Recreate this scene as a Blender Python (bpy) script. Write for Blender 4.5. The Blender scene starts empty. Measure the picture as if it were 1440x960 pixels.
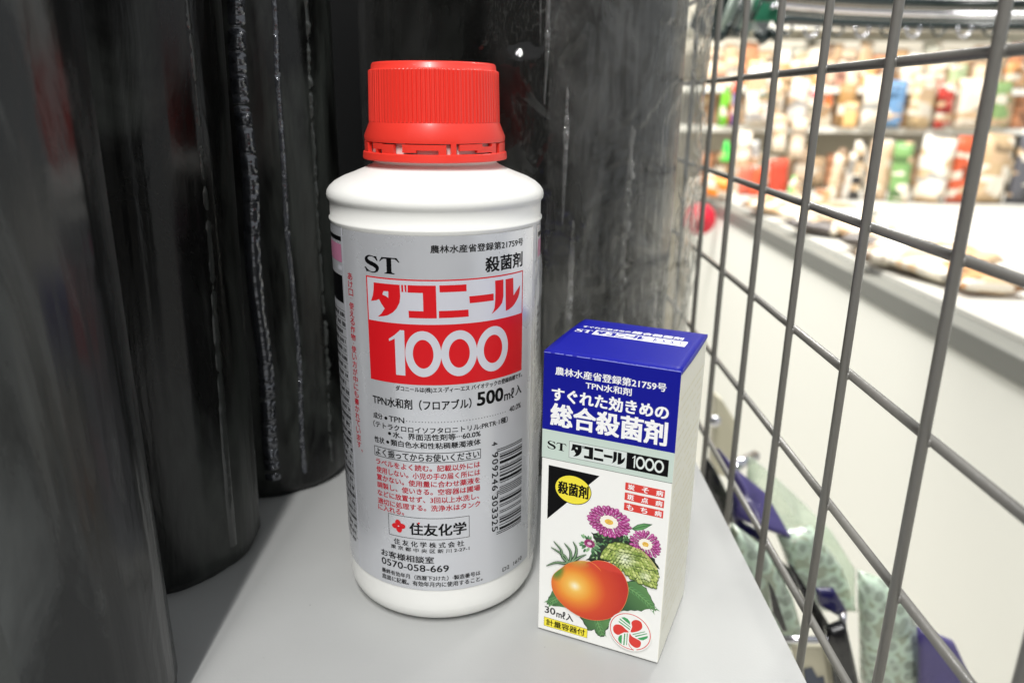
import bpy, bmesh, math, random
from math import sin, cos, pi, radians, sqrt, atan2, floor
from mathutils import Vector, Matrix, noise
random.seed(7)
SC = bpy.context.scene
COL = SC.collection

# ------------------------------------------------------------------ camera
F_PX, TH, ROLL, CAMH = 1068.29, 0.30592, 0.01069, 0.16931      # focal length in photo px, pitch, roll, height over the shelf
cam = bpy.data.cameras.new('camera'); cam_o = bpy.data.objects.new('camera', cam); COL.objects.link(cam_o)
fw = Vector((0, cos(TH), -sin(TH))); u0 = Vector((0, sin(TH), cos(TH))); x0 = Vector((1, 0, 0))
right = x0*cos(ROLL) + u0*sin(ROLL); up = -x0*sin(ROLL) + u0*cos(ROLL)
M = Matrix((right, up, -fw)).transposed().to_4x4(); M.translation = (0, 0, CAMH)
cam_o.matrix_world = M
cam.sensor_width = 36; cam.lens = F_PX*36/1440; cam.clip_start = .01; cam.clip_end = 60
cam.dof.use_dof = True; cam.dof.focus_distance = .233; cam.dof.aperture_fstop = 10.5
SC.camera = cam_o
# ------------------------------------------------------------------ light
w = bpy.data.worlds.new('World'); SC.world = w; w.use_nodes = True
w.node_tree.nodes['Background'].inputs[0].default_value = (.93, .97, 1, 1)
w.node_tree.nodes['Background'].inputs[1].default_value = .62
def area(name, loc, target, sx, sy, power, color=(1, 1, 1)):
    l = bpy.data.lights.new(name, 'AREA'); l.shape = 'RECTANGLE'; l.size = sx; l.size_y = sy; l.energy = power; l.color = color
    o = bpy.data.objects.new(name, l); COL.objects.link(o); o.location = loc
    d = Vector(target)-Vector(loc); o.rotation_euler = d.to_track_quat('-Z', 'Y').to_euler(); return o
def tube(name, x, y0, y1, z, power):
    l = bpy.data.lights.new(name, 'AREA'); l.shape = 'RECTANGLE'; l.size = .028; l.size_y = y1-y0; l.energy = power; l.color = (1, .985, .96)
    o = bpy.data.objects.new(name, l); COL.objects.link(o); o.location = (x, (y0+y1)/2, z); return o
tube('ceiling_tube', -.092, -1.5, -.15, 1.45, 27)
tube('ceiling_tube', -.20, -1.5, -.15, 1.45, 15)
area('aisle_fill', (.16, 1.45, 1.3), (.44, 1.3, -.2), .3, 1.5, 70, (1, .98, .93))  # added fill that overexposes the counter beyond the mesh
SC.view_settings.view_transform = 'Standard'; SC.view_settings.look = 'None'
SC.view_settings.exposure = 0; SC.view_settings.gamma = 1
SC.render.engine = 'CYCLES'
SC.cycles.max_bounces = 8; SC.cycles.transparent_max_bounces = 16

# ------------------------------------------------------------------ helpers
def s2l(c):
    return tuple((v/255/12.92 if v/255 <= .04045 else ((v/255+.055)/1.055)**2.4) for v in c)
MATS = {}
def mat(name, col, rough=.5, metal=0, spec=.5, coat=0, srgb=True, bump=None, alpha=None, vary=0, sss=0):
    if name in MATS: return MATS[name]
    m = bpy.data.materials.new(name); m.use_nodes = True; nt = m.node_tree; b = nt.nodes['Principled BSDF']
    c = s2l(col) if srgb else col
    b.inputs['Base Color'].default_value = (*c, 1); b.inputs['Roughness'].default_value = rough; b.inputs['Metallic'].default_value = metal
    b.inputs['Specular IOR Level'].default_value = spec; b.inputs['Coat Weight'].default_value = coat; b.inputs['Coat Roughness'].default_value = .08
    if sss:
        b.inputs['Subsurface Weight'].default_value = sss; b.inputs['Subsurface Radius'].default_value = (.004, .004, .004)
        b.inputs['Subsurface Scale'].default_value = 1
    tc = nt.nodes.new('ShaderNodeTexCoord')
    if vary:
        n = nt.nodes.new('ShaderNodeTexNoise'); n.inputs['Scale'].default_value = 35; n.inputs['Detail'].default_value = 6
        nt.links.new(tc.outputs['Object'], n.inputs['Vector'])
        r = nt.nodes.new('ShaderNodeMapRange'); r.inputs[3].default_value = 1-vary; r.inputs[4].default_value = 1+vary*.6
        nt.links.new(n.outputs[0], r.inputs[0])
        mx = nt.nodes.new('ShaderNodeMix'); mx.data_type = 'RGBA'; mx.blend_type = 'MULTIPLY'; mx.inputs[0].default_value = 1
        mx.inputs[6].default_value = (*c, 1); nt.links.new(r.outputs[0], mx.inputs[7]); nt.links.new(mx.outputs[2], b.inputs['Base Color'])
        r2 = nt.nodes.new('ShaderNodeMapRange'); r2.inputs[3].default_value = max(.03, rough-.12); r2.inputs[4].default_value = rough+.15
        nt.links.new(n.outputs[0], r2.inputs[0]); nt.links.new(r2.outputs[0], b.inputs['Roughness'])
    if bump:
        sc, st, stretch = bump
        mp = nt.nodes.new('ShaderNodeMapping'); mp.inputs['Scale'].default_value = stretch
        n = nt.nodes.new('ShaderNodeTexNoise'); n.inputs['Scale'].default_value = sc; n.inputs['Detail'].default_value = 5
        nt.links.new(tc.outputs['Object'], mp.inputs[0]); nt.links.new(mp.outputs[0], n.inputs['Vector'])
        bp = nt.nodes.new('ShaderNodeBump'); bp.inputs['Strength'].default_value = st; bp.inputs['Distance'].default_value = .001
        nt.links.new(n.outputs[0], bp.inputs['Height']); nt.links.new(bp.outputs[0], b.inputs['Normal'])
    MATS[name] = m; return m
def vmat(name, rough=.35, coat=0):
    if name in MATS: return MATS[name]
    m = bpy.data.materials.new(name); m.use_nodes = True; nt = m.node_tree; b = nt.nodes['Principled BSDF']
    a = nt.nodes.new('ShaderNodeAttribute'); a.attribute_name = 'ink'
    nt.links.new(a.outputs['Color'], b.inputs['Base Color']); b.inputs['Roughness'].default_value = rough; b.inputs['Coat Weight'].default_value = coat
    MATS[name] = m; return m
def clear(name, tint=(1, 1, 1), haze=.08, rough=.12, bump=None, hazecol=(.8, .8, .8), fres=1.42):
    """thin clear plastic film: transparent with a glossy skin and a little white haze"""
    if name in MATS: return MATS[name]
    m = bpy.data.materials.new(name); m.use_nodes = True; nt = m.node_tree; nt.nodes.clear()
    out = nt.nodes.new('ShaderNodeOutputMaterial'); tr = nt.nodes.new('ShaderNodeBsdfTransparent'); tr.inputs[0].default_value = (*tint, 1)
    gl = nt.nodes.new('ShaderNodeBsdfGlossy'); gl.inputs['Roughness'].default_value = rough
    df = nt.nodes.new('ShaderNodeBsdfDiffuse'); df.inputs[0].default_value = (*hazecol, 1)
    tl = nt.nodes.new('ShaderNodeBsdfTranslucent'); tl.inputs[0].default_value = (*hazecol, 1); m0 = nt.nodes.new('ShaderNodeMixShader')
    m0.inputs[0].default_value = .5; nt.links.new(df.outputs[0], m0.inputs[1]); nt.links.new(tl.outputs[0], m0.inputs[2])
    lw = nt.nodes.new('ShaderNodeLayerWeight'); lw.inputs[0].default_value = .35; gz = nt.nodes.new('ShaderNodeMath'); gz.operation = 'MULTIPLY_ADD'; gz.inputs[1].default_value = haze*2.2
    gz.use_clamp = True; nt.links.new(lw.outputs['Facing'], gz.inputs[0])
    fr = nt.nodes.new('ShaderNodeFresnel'); bf = nt.nodes.new('ShaderNodeNewGeometry'); im = nt.nodes.new('ShaderNodeMix'); im.inputs[2].default_value = fres; im.inputs[3].default_value = 1/fres
    nt.links.new(bf.outputs['Backfacing'], im.inputs[0]); nt.links.new(im.outputs[0], fr.inputs[0])
    m1 = nt.nodes.new('ShaderNodeMixShader'); m2 = nt.nodes.new('ShaderNodeMixShader'); m1.inputs[0].default_value = haze
    tc = nt.nodes.new('ShaderNodeTexCoord')
    mottle = nt.nodes.new('ShaderNodeTexNoise'); mottle.inputs['Scale'].default_value = 28; mottle.inputs['Detail'].default_value = 7; mottle.inputs['Distortion'].default_value = 1.2
    mpp = nt.nodes.new('ShaderNodeMapping'); mpp.inputs['Scale'].default_value = (1, 1, .45)
    nt.links.new(tc.outputs['Object'], mpp.inputs[0]); nt.links.new(mpp.outputs[0], mottle.inputs['Vector'])
    rr = nt.nodes.new('ShaderNodeMapRange'); rr.inputs[1].default_value = .42; rr.inputs[2].default_value = .68
    rr.inputs[3].default_value = haze*.35; rr.inputs[4].default_value = min(.9, haze*2.2)
    nt.links.new(mottle.outputs[0], rr.inputs[0]); nt.links.new(rr.outputs[0], gz.inputs[2]); nt.links.new(gz.outputs[0], m1.inputs[0])
    nt.links.new(tr.outputs[0], m1.inputs[1]); nt.links.new(m0.outputs[0], m1.inputs[2])
    nt.links.new(fr.outputs[0], m2.inputs[0]); nt.links.new(m1.outputs[0], m2.inputs[1]); nt.links.new(gl.outputs[0], m2.inputs[2])
    nt.links.new(m2.outputs[0], out.inputs[0])
    if bump:
        sc, st, stretch = bump
        mp = nt.nodes.new('ShaderNodeMapping'); mp.inputs['Scale'].default_value = stretch
        n = nt.nodes.new('ShaderNodeTexNoise'); n.inputs['Scale'].default_value = sc; n.inputs['Detail'].default_value = 2; n.inputs['Distortion'].default_value = .8
        nt.links.new(tc.outputs['Object'], mp.inputs[0]); nt.links.new(mp.outputs[0], n.inputs['Vector'])
        bp = nt.nodes.new('ShaderNodeBump'); bp.inputs['Strength'].default_value = st; bp.inputs['Distance'].default_value = .0012
        nt.links.new(n.outputs[0], bp.inputs['Height'])
        for s in (gl, df, fr): nt.links.new(bp.outputs[0], s.inputs['Normal'])
    MATS[name] = m; return m

def link_mesh(name, me, m=None, parent=None, smooth=False):
    if m is not None and not me.materials:
        for k in (m if isinstance(m, (list, tuple)) else [m]): me.materials.append(k)
    if smooth: me.shade_smooth()
    o = bpy.data.objects.new(name, me); COL.objects.link(o)
    if parent: o.parent = parent
    return o
def obj(name, bm, m=None, parent=None, smooth=False):
    me = bpy.data.meshes.new(name); bm.to_mesh(me); bm.free(); return link_mesh(name, me, m, parent, smooth)
def thing(name, label, cat, loc=(0, 0, 0), rot=(0, 0, 0), group=None):
    o = bpy.data.objects.new(name, None); COL.objects.link(o); o.empty_display_size = .01
    o.location = loc; o.rotation_euler = rot; o['label'] = label; o['category'] = cat
    if group: o['group'] = group
    return o
def tag(o, label, cat, group=None):
    o['label'] = label; o['category'] = cat
    if group: o['group'] = group
    return o
def box_bm(sx, sy, sz, bev=0, seg=2, center=(0, 0, 0)):
    bm = bmesh.new(); bmesh.ops.create_cube(bm, size=1)
    for v in bm.verts: v.co = Vector((v.co.x*sx, v.co.y*sy, v.co.z*sz))+Vector(center)
    if bev: bmesh.ops.bevel(bm, geom=bm.edges[:], offset=bev, segments=seg, affect='EDGES', profile=.5)
    return bm
def lathe_bm(prof, n=96, rfun=None, cap=(False, False)):
    bm = bmesh.new(); rings = []
    for j, (r, z) in enumerate(prof):
        rings.append([bm.verts.new(((r+(rfun(j, 2*pi*i/n) if rfun else 0))*cos(2*pi*i/n), (r+(rfun(j, 2*pi*i/n) if rfun else 0))*sin(2*pi*i/n), z)) for i in range(n)])
    for a, b in zip(rings, rings[1:]):
        for i in range(n): bm.faces.new((a[i], a[(i+1) % n], b[(i+1) % n], b[i]))
    if cap[0]: bm.faces.new(rings[0][::-1])
    if cap[1]: bm.faces.new(rings[-1])
    return bm
def tube_bm(pts, r, n=10, bm=None, caps=True):
    bm = bm or bmesh.new(); pts = [Vector(p) for p in pts]; rings = []
    prev = None
    for i, p in enumerate(pts):
        t = (pts[min(i+1, len(pts)-1)]-pts[max(i-1, 0)]).normalized()
        a = prev if prev is not None else (Vector((0, 0, 1)) if abs(t.z) < .9 else Vector((1, 0, 0)))
        a = (a-t*a.dot(t)).normalized(); prev = a; b = t.cross(a)
        rr = r[i] if isinstance(r, (list, tuple)) else r
        rings.append([bm.verts.new(p+a*rr*cos(2*pi*k/n)+b*rr*sin(2*pi*k/n)) for k in range(n)])
    for a, b in zip(rings, rings[1:]):
        for k in range(n): bm.faces.new((a[k], a[(k+1) % n], b[(k+1) % n], b[k]))
    if caps: bm.faces.new(rings[0][::-1]); bm.faces.new(rings[-1])
    return bm
def at(px, py, Y):
    """the point at depth y=Y that the photo pixel looks at"""
    X = (px-720)/F_PX; U = -(py-480)/F_PX
    d = fw+right*X+up*U
    return Vector((0, 0, CAMH))+d*(Y/d.y)

# ------------------------------------------------------------------ flat print
class Ink:
    """flat print in millimetres: polygons with a layer number and a material index"""
    def __init__(s, mats): s.mats = mats; s.P = []; s.cols = []
    def poly(s, pts, m=0, layer=1, col=None): s.P.append(([tuple(p) for p in pts], m, layer, col))
    def rect(s, a, b, c, d, m=0, layer=1, col=None): s.poly([(a, b), (c, b), (c, d), (a, d)], m, layer, col)
    def frame(s, a, b, c, d, t, m=0, layer=1):
        s.rect(a, b, c, b+t, m, layer); s.rect(a, d-t, c, d, m, layer); s.rect(a, b+t, a+t, d-t, m, layer); s.rect(c-t, b+t, c, d-t, m, layer)
    def ring(s, cx, cy, ax, ay, bx, by, m=0, layer=1, a0=0, a1=2*pi, n=40, rot=0, pw=2):
        def e(rx, ry, t):
            c, q = cos(t), sin(t)
            x = rx*math.copysign(abs(c)**(2/pw), c); y = ry*math.copysign(abs(q)**(2/pw), q)
            return (cx+x*cos(rot)-y*sin(rot), cy+x*sin(rot)+y*cos(rot))
        for k in range(n):
            t0 = a0+(a1-a0)*k/n; t1 = a0+(a1-a0)*(k+1)/n
            s.poly([e(ax, ay, t0), e(ax, ay, t1), e(bx, by, t1), e(bx, by, t0)], m, layer)
    def disc(s, cx, cy, rx, ry, m=0, layer=1, n=28, rot=0, col=None):
        s.poly([(cx+rx*cos(2*pi*k/n)*cos(rot)-ry*sin(2*pi*k/n)*sin(rot), cy+rx*cos(2*pi*k/n)*sin(rot)+ry*sin(2*pi*k/n)*cos(rot)) for k in range(n)], m, layer, col)
    def line(s, pts, wd, m=0, layer=1, col=None):
        n = len(pts); L = []; R = []
        for i, p in enumerate(pts):
            a = pts[max(0, i-1)]; b = pts[min(n-1, i+1)]; dx, dy = b[0]-a[0], b[1]-a[1]; d = sqrt(dx*dx+dy*dy) or 1
            ww = (wd[i] if isinstance(wd, (list, tuple)) else wd)/2
            L.append((p[0]-dy/d*ww, p[1]+dx/d*ww)); R.append((p[0]+dy/d*ww, p[1]-dx/d*ww))
        for i in range(n-1): s.poly([L[i], L[i+1], R[i+1], R[i]], m, layer, col)
    def text(s, body, a, b, c=None, d=None, m=0, layer=1, bold=0, rot=0, space=1, upright=False):
        """body fitted into the rectangle a,b - c,d (mm)"""
        cu = bpy.data.curves.new('t', 'FONT'); cu.body = body; cu.resolution_u = 3; cu.space_character = space
        o = bpy.data.objects.new('t', cu); COL.objects.link(o)
        dg = bpy.context.evaluated_depsgraph_get(); me = bpy.data.meshes.new_from_object(o.evaluated_get(dg))
        vs = [v.co.copy() for v in me.vertices]
        if rot:
            vs = [Vector((v.x*cos(rot)-v.y*sin(rot), v.x*sin(rot)+v.y*cos(rot), 0)) for v in vs]
        x0, x1 = min(v.x for v in vs), max(v.x for v in vs); y0, y1 = min(v.y for v in vs), max(v.y for v in vs)
        sx = (c-a)/(x1-x0); sy = (d-b)/(y1-y0)
        q = [(a+(v.x-x0)*sx, b+(v.y-y0)*sy) for v in vs]
        fs = [tuple(p.vertices) for p in me.polygons]
        hh_ = abs(d-b) if not rot else abs(c-a); bold = max(bold, .022) if hh_ < 3.6 else bold*.95; e = bold*hh_; sh = [(0, 0)]
        if bold > .003: sh = [(-e, 0), (e, 0)]
        if bold > .011: sh = [(0, 0), (-e, -e*.7), (e, -e*.7), (-e, e*.7), (e, e*.7)]
        for k, (dx, dy) in enumerate(sh): s.P.append(([(x+dx, y+dy) for x, y in q], m, layer+k*.16, fs))
        bpy.data.objects.remove(o); bpy.data.curves.remove(cu); bpy.data.meshes.remove(me)
    def build(s, name, fmap, parent, cut=None, step=.014, base=0, color=False):
        bm = bmesh.new(); lay = bm.loops.layers.float_color.new('ink') if color else None
        for q, m, layer, ex in s.P:
            vv = [bm.verts.new((p[0], p[1], base+layer*step)) for p in q]
            faces = ex if (isinstance(ex, list) and ex and isinstance(ex[0], tuple)) else [tuple(range(len(vv)))]
            for f in faces:
                try: fc = bm.faces.new([vv[i] for i in f])
                except ValueError: continue
                fc.material_index = m
                if color:
                    for i, lp in zip(f, fc.loops):
                        cc = ex(q[i]) if callable(ex) else ex
                        lp[lay] = (*cc, 1)
        bm.normal_update()
        for f in bm.faces:
            if f.normal.z < 0: f.normal_flip()
        if cut:
            lo = min(v.co.x for v in bm.verts); hi = max(v.co.x for v in bm.verts); k = math.ceil(lo/cut)
            while k*cut < hi:
                bmesh.ops.bisect_plane(bm, geom=bm.verts[:]+bm.edges[:]+bm.faces[:], plane_co=(k*cut, 0, 0), plane_no=(1, 0, 0), dist=1e-5); k += 1
        for v in bm.verts: v.co = Vector(fmap(v.co.x, v.co.y, v.co.z))*.001
        return obj(name, bm, s.mats, parent, smooth=bool(cut))

# lettering shared by the bottle and the box (mm, as printed on the bottle; logo frame is -19.45..33.1 x 86.9..119.6)
DA = [(-16.57, 117.8), (-7.94, 117.83), (-7.84, 114.48), (-8.13, 112.48), (-9.14, 110.59), (-10.34, 109.31), (-12.15, 108.21), (-13.8, 107.75), (-15.61, 107.42), (-14.28, 108.51), (-13.07, 110.21), (-14.13, 111.55), (-14.9, 112.91), (-15.89, 112.43), (-17.91, 111.94), (-17.13, 113.73), (-16.77, 115.41)]
DAH = [(-13.22, 115.49), (-11.63, 115.57), (-11.67, 113.59), (-12.49, 114.08), (-13.64, 114.42)]
KANA = [DA, [(-7.47, 117.89), (-6.87, 117.89), (-6.87, 115.76), (-7.42, 115.72)], [(-6.51, 117.91), (-5.9, 117.91), (-5.86, 115.76), (-6.36, 115.79)],
        [(-5.49, 117.9), (2.74, 117.9), (2.84, 108.0), (-5.39, 108.0), (-5.47, 110.15), (-1.03, 110.15), (-1.07, 115.68), (-5.56, 115.68)],
        [(3.75, 117.95), (11.74, 117.95), (11.76, 115.88), (3.8, 115.88)], [(3.5, 110.25), (12.27, 110.25), (12.36, 108.08), (3.46, 108.08)],
        [(12.53, 114.26), (20.55, 114.26), (20.59, 112.14), (12.7, 112.14)],
        [(21.06, 118.1), (24.18, 118.1), (24.22, 112.95), (23.77, 110.98), (22.9, 110.0), (22.19, 109.37), (19.82, 107.95), (20.5, 108.9), (20.88, 109.75), (21.13, 111.93), (21.18, 114.87)],
        [(25.0, 118.0), (28.28, 118.0), (28.5, 112.42), (29.87, 113.68), (31.62, 115.14), (31.5, 113.6), (31.22, 112.48), (30.7, 111.4), (29.93, 110.46), (28.9, 109.5), (28.01, 108.93), (26.5, 108.35), (25.22, 108.12)]]
LS = [(-14.84, 124.41), (-15.24, 125.69), (-15.71, 125.73), (-16.14, 125.64), (-17.1, 125.85), (-17.88, 125.9), (-18.69, 125.68), (-19.42, 125.11), (-19.64, 124.51), (-19.39, 123.83), (-18.72, 123.28), (-17.72, 122.91), (-16.63, 122.59), (-15.79, 122.19), (-15.6, 121.76), (-15.84, 121.29), (-16.28, 121.07), (-17.05, 120.98), (-17.93, 121.19), (-18.71, 121.68), (-19.43, 122.31), (-19.85, 122.25), (-19.52, 121.76), (-19.11, 120.87), (-18.63, 120.97), (-17.83, 120.88), (-16.96, 120.68), (-15.98, 120.75), (-15.0, 121.2), (-14.5, 121.88), (-14.46, 122.59), (-14.9, 123.16), (-15.71, 123.66), (-16.88, 124.02), (-17.86, 124.31), (-18.46, 124.73), (-18.38, 125.14), (-17.79, 125.52), (-17.01, 125.6), (-16.16, 125.33), (-15.65, 124.94), (-15.15, 124.38)]
LT = [(-13.44, 125.7), (-8.56, 125.7), (-7.78, 124.51), (-8.02, 124.41), (-8.68, 124.98), (-9.32, 125.33), (-10.3, 125.35), (-10.31, 121.54), (-10.04, 121.2), (-9.39, 121.12), (-9.39, 120.85), (-12.63, 120.85), (-12.61, 121.12), (-12.07, 121.17), (-11.88, 121.5), (-11.89, 125.25), (-12.77, 125.29), (-13.38, 124.98), (-14.07, 124.35), (-14.27, 124.42)]
def remap(pts, src, dst):
    (a, b, c, d), (e, f, g, h) = src, dst
    return [(e+(x-a)*(g-e)/(c-a), f+(y-b)*(h-f)/(d-b)) for x, y in pts]
def kana(ink, dst, m, mhole, layer=2, src=(-19.45, 106.0, 33.1, 119.6)):
    for p in KANA: ink.poly(remap(p, src, dst), m, layer)
    ink.poly(remap(DAH, src, dst), mhole, layer+1)
def thousand(ink, dst, m, layer=3, src=(-19.45, 86.9, 33.1, 106.0), thin=1.0):
    ink_pts = lambda p: remap(p, src, dst)
    one = [(-12.07, 100.92), (-12.0, 100.2), (-10.1, 101.2), (-10.07, 89.7), (-7.07, 89.7), (-7.0, 104.0), (-8.3, 104.0), (-10.0, 102.4)]
    if thin < 1: one = [(-11.5, 100.92), (-11.4, 100.3), (-9.2, 101.6), (-9.2, 89.7), (-7.6, 89.7), (-7.6, 104.0), (-8.6, 104.0), (-10.0, 102.2)]
    ink.poly(ink_pts(one), m, layer)
    for c, rx in ((-1.45, 5.45), (9.4, 5.55), (20.5, 5.7)):
        n = 44; t = 2.35*thin; ty = 2.7*thin
        o = [(c+rx*cos(2*pi*k/n), 96.8+7.25*sin(2*pi*k/n)) for k in range(n)]; i = [(c+(rx-t)*cos(2*pi*k/n), 96.8+(7.25-ty)*sin(2*pi*k/n)) for k in range(n)]
        for k in range(n): ink.poly(ink_pts([o[k], o[(k+1) % n], i[(k+1) % n], i[k]]), m, layer)
def ST(ink, dst, m, layer=1, src=(-19.85, 120.8, -7.78, 125.9)):
    ink.poly(remap(LS, src, dst), m, layer); ink.poly(remap(LT, src, dst), m, layer)

black = mat('black_ink', (6, 6, 8), .5, spec=.15); red = mat('red_ink', (206, 24, 32), .4, spec=.25, coat=.08); crimson = mat('crimson_ink', (172, 10, 36), .45, spec=.2)
silver = mat('silver_label', (214, 216, 221), .27, metal=.42, coat=.3, vary=.03)
silver_hi = mat('pale_label_stock', (214, 215, 224), .35, metal=.2, coat=.3)
pink = mat('pink_ink', (186, 120, 150), .4); white_ink = mat('white_ink', (250, 250, 250), .35)
# ------------------------------------------------------------------ the shelf and what is behind it
shelf_m = mat('grey_painted_steel', (167, 168, 167), .40, vary=.06, bump=(1200, .06, (1, 1, 1)))
XR = .0917
bm = box_bm(.70+XR, .62, .0015, center=((XR-.70)/2, .30, -.00075)); o = obj('shelf', bm, shelf_m); o['kind'] = 'structure'
bm = box_bm(.0012, .62, .022, center=(XR-.0007, .30, -.0127)); lip = obj('shelf_lip', bm, shelf_m, o)
spk = bmesh.new()
for (px, py, r) in ((372, 768, .5), (415, 782, .35), (414, 832, .3), (373, 820, .55), (436, 850, .7), (371, 924, .4), (392, 744, .4), (455, 952, .3), (766, 909, .5), (480, 925, .25), (325, 830, .3)):
    d = at(px, py, 1)-Vector((0, 0, CAMH)); t = -CAMH/d.z; p = Vector((0, 0, CAMH))+d*t
    bmesh.ops.create_icosphere(spk, subdivisions=1, radius=r*.00028, matrix=Matrix.Translation(p)@Matrix.Diagonal((1, 1, .4, 1)))
o = obj('dust_speck', spk, mat('dust', (40, 34, 30), .8)); o['kind'] = 'stuff'
bm = box_bm(.75, .01, 1.5, center=(-.275, .60, .2)); o = obj('back_panel', bm, mat('black_back_panel', (10, 10, 11), .6)); o['kind'] = 'structure'
bm = box_bm(14, 14, .02, center=(2, 3, -1.01)); o = obj('floor', bm, mat('shop_floor', (225, 222, 212), .3, vary=.05)); o['kind'] = 'structure'

ow = mat('dark_reflection_wall', (38, 38, 40), .7)
bm = box_bm(5.0, .05, 2.2, center=(-.6, -1.75, -.1)); o = obj('added_dark_wall', bm, ow); o['kind'] = 'structure'  # unseen wall added behind the camera to darken the roll reflections
bm = box_bm(.05, 3.6, 2.0, center=(-1.5, .1, -.1)); o = obj('added_side_wall', bm, ow); o['kind'] = 'structure'  # second unseen wall, added to cut ambient light and reflections
for x in (-1.1, -.52, -.1, .33, .9):
    bm = box_bm(.05, .03, 1.9, center=(x, -1.70, -.1)); o = obj('added_wall_post', bm, mat('pale_reflection_post', (225, 224, 218), .5), bpy.data.objects['added_dark_wall'])  # unseen pale strips added to break up what the rolls reflect
# ------------------------------------------------------------------ the bottle
BX, BY, R = -.02514, .25008, 34.1
bottle = thing('fungicide_bottle', 'white plastic bottle with ribbed red screw cap and silver label reading 1000', 'bottle', (BX, BY, 0))
plastic = mat('white_polyethylene', (240, 240, 236), .30, sss=.0, spec=.5)
pr = [(0, .9), (22, .9), (26.5, 0), (29, .15), (31, .9), (32.6, 2.3), (33.6, 4.2), (34, 6.5), (34, 9), (34.05, 60), (34.05, 132.6), (34.5, 133.3), (34.5, 133.9), (34.05, 134.4), (34.05, 138.8), (34.2, 139.2), (34.75, 139.9), (34.9, 141.0), (34.65, 142.2), (33.9, 143.3), (32.3, 144.7), (29.7, 146.1), (26, 147.5), (22.6, 148.9), (20.5, 149.9), (19.3, 150.8), (19.2, 153)]
obj('bottle_body', lathe_bm([(r*.001, z*.001) for r, z in pr], 128), plastic, bottle, True)
# cap
cap_m = mat('red_cap_plastic', (234, 60, 48), .33, coat=.1)
NR = 96
def ribs(j, a):
    if 4 <= j <= 5: return .00022*(1 if (a*NR/(2*pi)) % 1 < .55 else -1)
    return 0
cp = [(22.1, 157.2), (22.25, 158.7), (20.5, 162.85), (20.45, 163.0), (20.35, 163.05), (19.95, 177.8), (19.7, 178.1), (19.35, 178.25), (19.2, 179.6), (18.8, 180.1), (18.2, 180.2), (17.6, 179.8), (0.1, 179.8)]
capo = obj('cap', lathe_bm([(r*.001, z*.001) for r, z in cp], NR*6, ribs), cap_m, bottle)
for p in capo.data.polygons:
    z = p.center.z
    if z < .1629 or z > .1779: p.use_smooth = True
obj('cap_underside', lathe_bm([(.0221, .1572), (.0200, .1572), (.0198, .1540)], 64), cap_m, bottle)
rg = [(20.2, 151.7), (22.75, 151.75), (22.9, 152.2), (22.7, 153.9), (22.4, 154.1), (20.2, 154.1)]
obj('tamper_ring', lathe_bm([(r*.001, z*.001) for r, z in rg], 128), cap_m, bottle, False)
obj('neck_bead', lathe_bm([(.0192, .1500), (.0206, .1535), (.0206, .1575), (.0185, .1580)], 96), plastic, bottle, True)
bm = bmesh.new()
pattern = [(-82, -62, 154, 157), (-52, -40, 155.3, 157), (-40, -28, 154, 156.8), (-48, -46, 154, 156), (-20.2, -9, 154.6, 156.9), (-9, 8, 155.3, 156.9), (8, 14, 154, 156.9), (17.6, 21.8, 154, 157.2), (24.3, 45, 155.2, 157), (40, 62, 154.5, 156.2), (56, 62, 154, 157)]
segs = pattern+[(a+150, b+150, c, d) for a, b, c, d in pattern]+[(236, 262, 154, 157)]
for a0, a1, z0, z1 in segs:
    n = max(2, int((a1-a0)/3)); vs = []
    for k in range(n+1):
        a = radians(a0+(a1-a0)*k/n); vs.append([bm.verts.new((rr*.001*sin(a), -rr*.001*cos(a), z*.001)) for rr, z in ((20.9, z0), (22.2, z0), (22.2, z1), (20.9, z1))])
    for A, B in zip(vs, vs[1:]):
        for k in range(4): bm.faces.new((A[k], A[(k+1) % 4], B[(k+1) % 4], B[k]))
    bm.faces.new(vs[0]); bm.faces.new(vs[-1][::-1])
bmesh.ops.recalc_face_normals(bm, faces=bm.faces[:])
obj('ring_bridge', bm, cap_m, bottle)
def cyl(u, v, off): a = u/34; return ((R+off)*sin(a), -(R+off)*cos(a), v)
# label sheets
lab = Ink([silver]); lab.rect(-30.3, 14.1, 39.6, 132.3); label = lab.build('label', cyl, bottle, cut=1.0, base=.10)
lb = Ink([silver]); lb.rect(-52, 14.1, -30.9, 132.6); lb.build('label_side_panel', cyl, bottle, cut=1.0, base=.05)
lb = Ink([silver_hi]); lb.rect(-30.9, 14.0, -30.3, 132.5); lb.build('label_seam', cyl, bottle, cut=1.0, base=.09)
lb = Ink([silver]); 
E1 = [(43.6, 132.0), (43.2, 100), (44.2, 80), (43.9, 60), (44.4, 40), (44.0, 20), (44.2, 14.2), (64, 14.2), (64, 132.0)]
lb.poly(E1); lb.build('label_side_panel', cyl, bottle, cut=1.0, base=.05)
D = dict(cut=1.3, base=.13)
I = Ink([black]); I.text('農林水産省登録第21759号', 1.4, 127.45, 32.8, 129.75, bold=.008); I.text('殺菌剤', 17.8, 121.0, 32.6, 125.55, bold=.028); ST(I, (-19.85, 120.8, -7.78, 125.9), 0)
I.build('registration_text', cyl, label, **D)
I = Ink([red, silver_hi, silver]); I.frame(-19.45, 105.6, 33.1, 119.6, .42, 0, 1); I.rect(-19.03, 106.0, 32.68, 119.18, 1, 0)
kana(I, (-19.45, 106.0, 33.1, 119.6), 0, 1); I.build('brand_lettering', cyl, label, **D)
I = Ink([red, silver_hi]); I.rect(-19.45, 86.9, 33.1, 105.6, 0, 1); thousand(I, (-19.45, 86.9, 33.1, 106.0), 1); I.build('number_panel', cyl, label, **D)
I = Ink([black])
I.text('ダコニールは(株)エス·ディー·エス バイオテックの登録商標です。', -10.4, 84.3, 33.3, 86.2, bold=.01)
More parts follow.
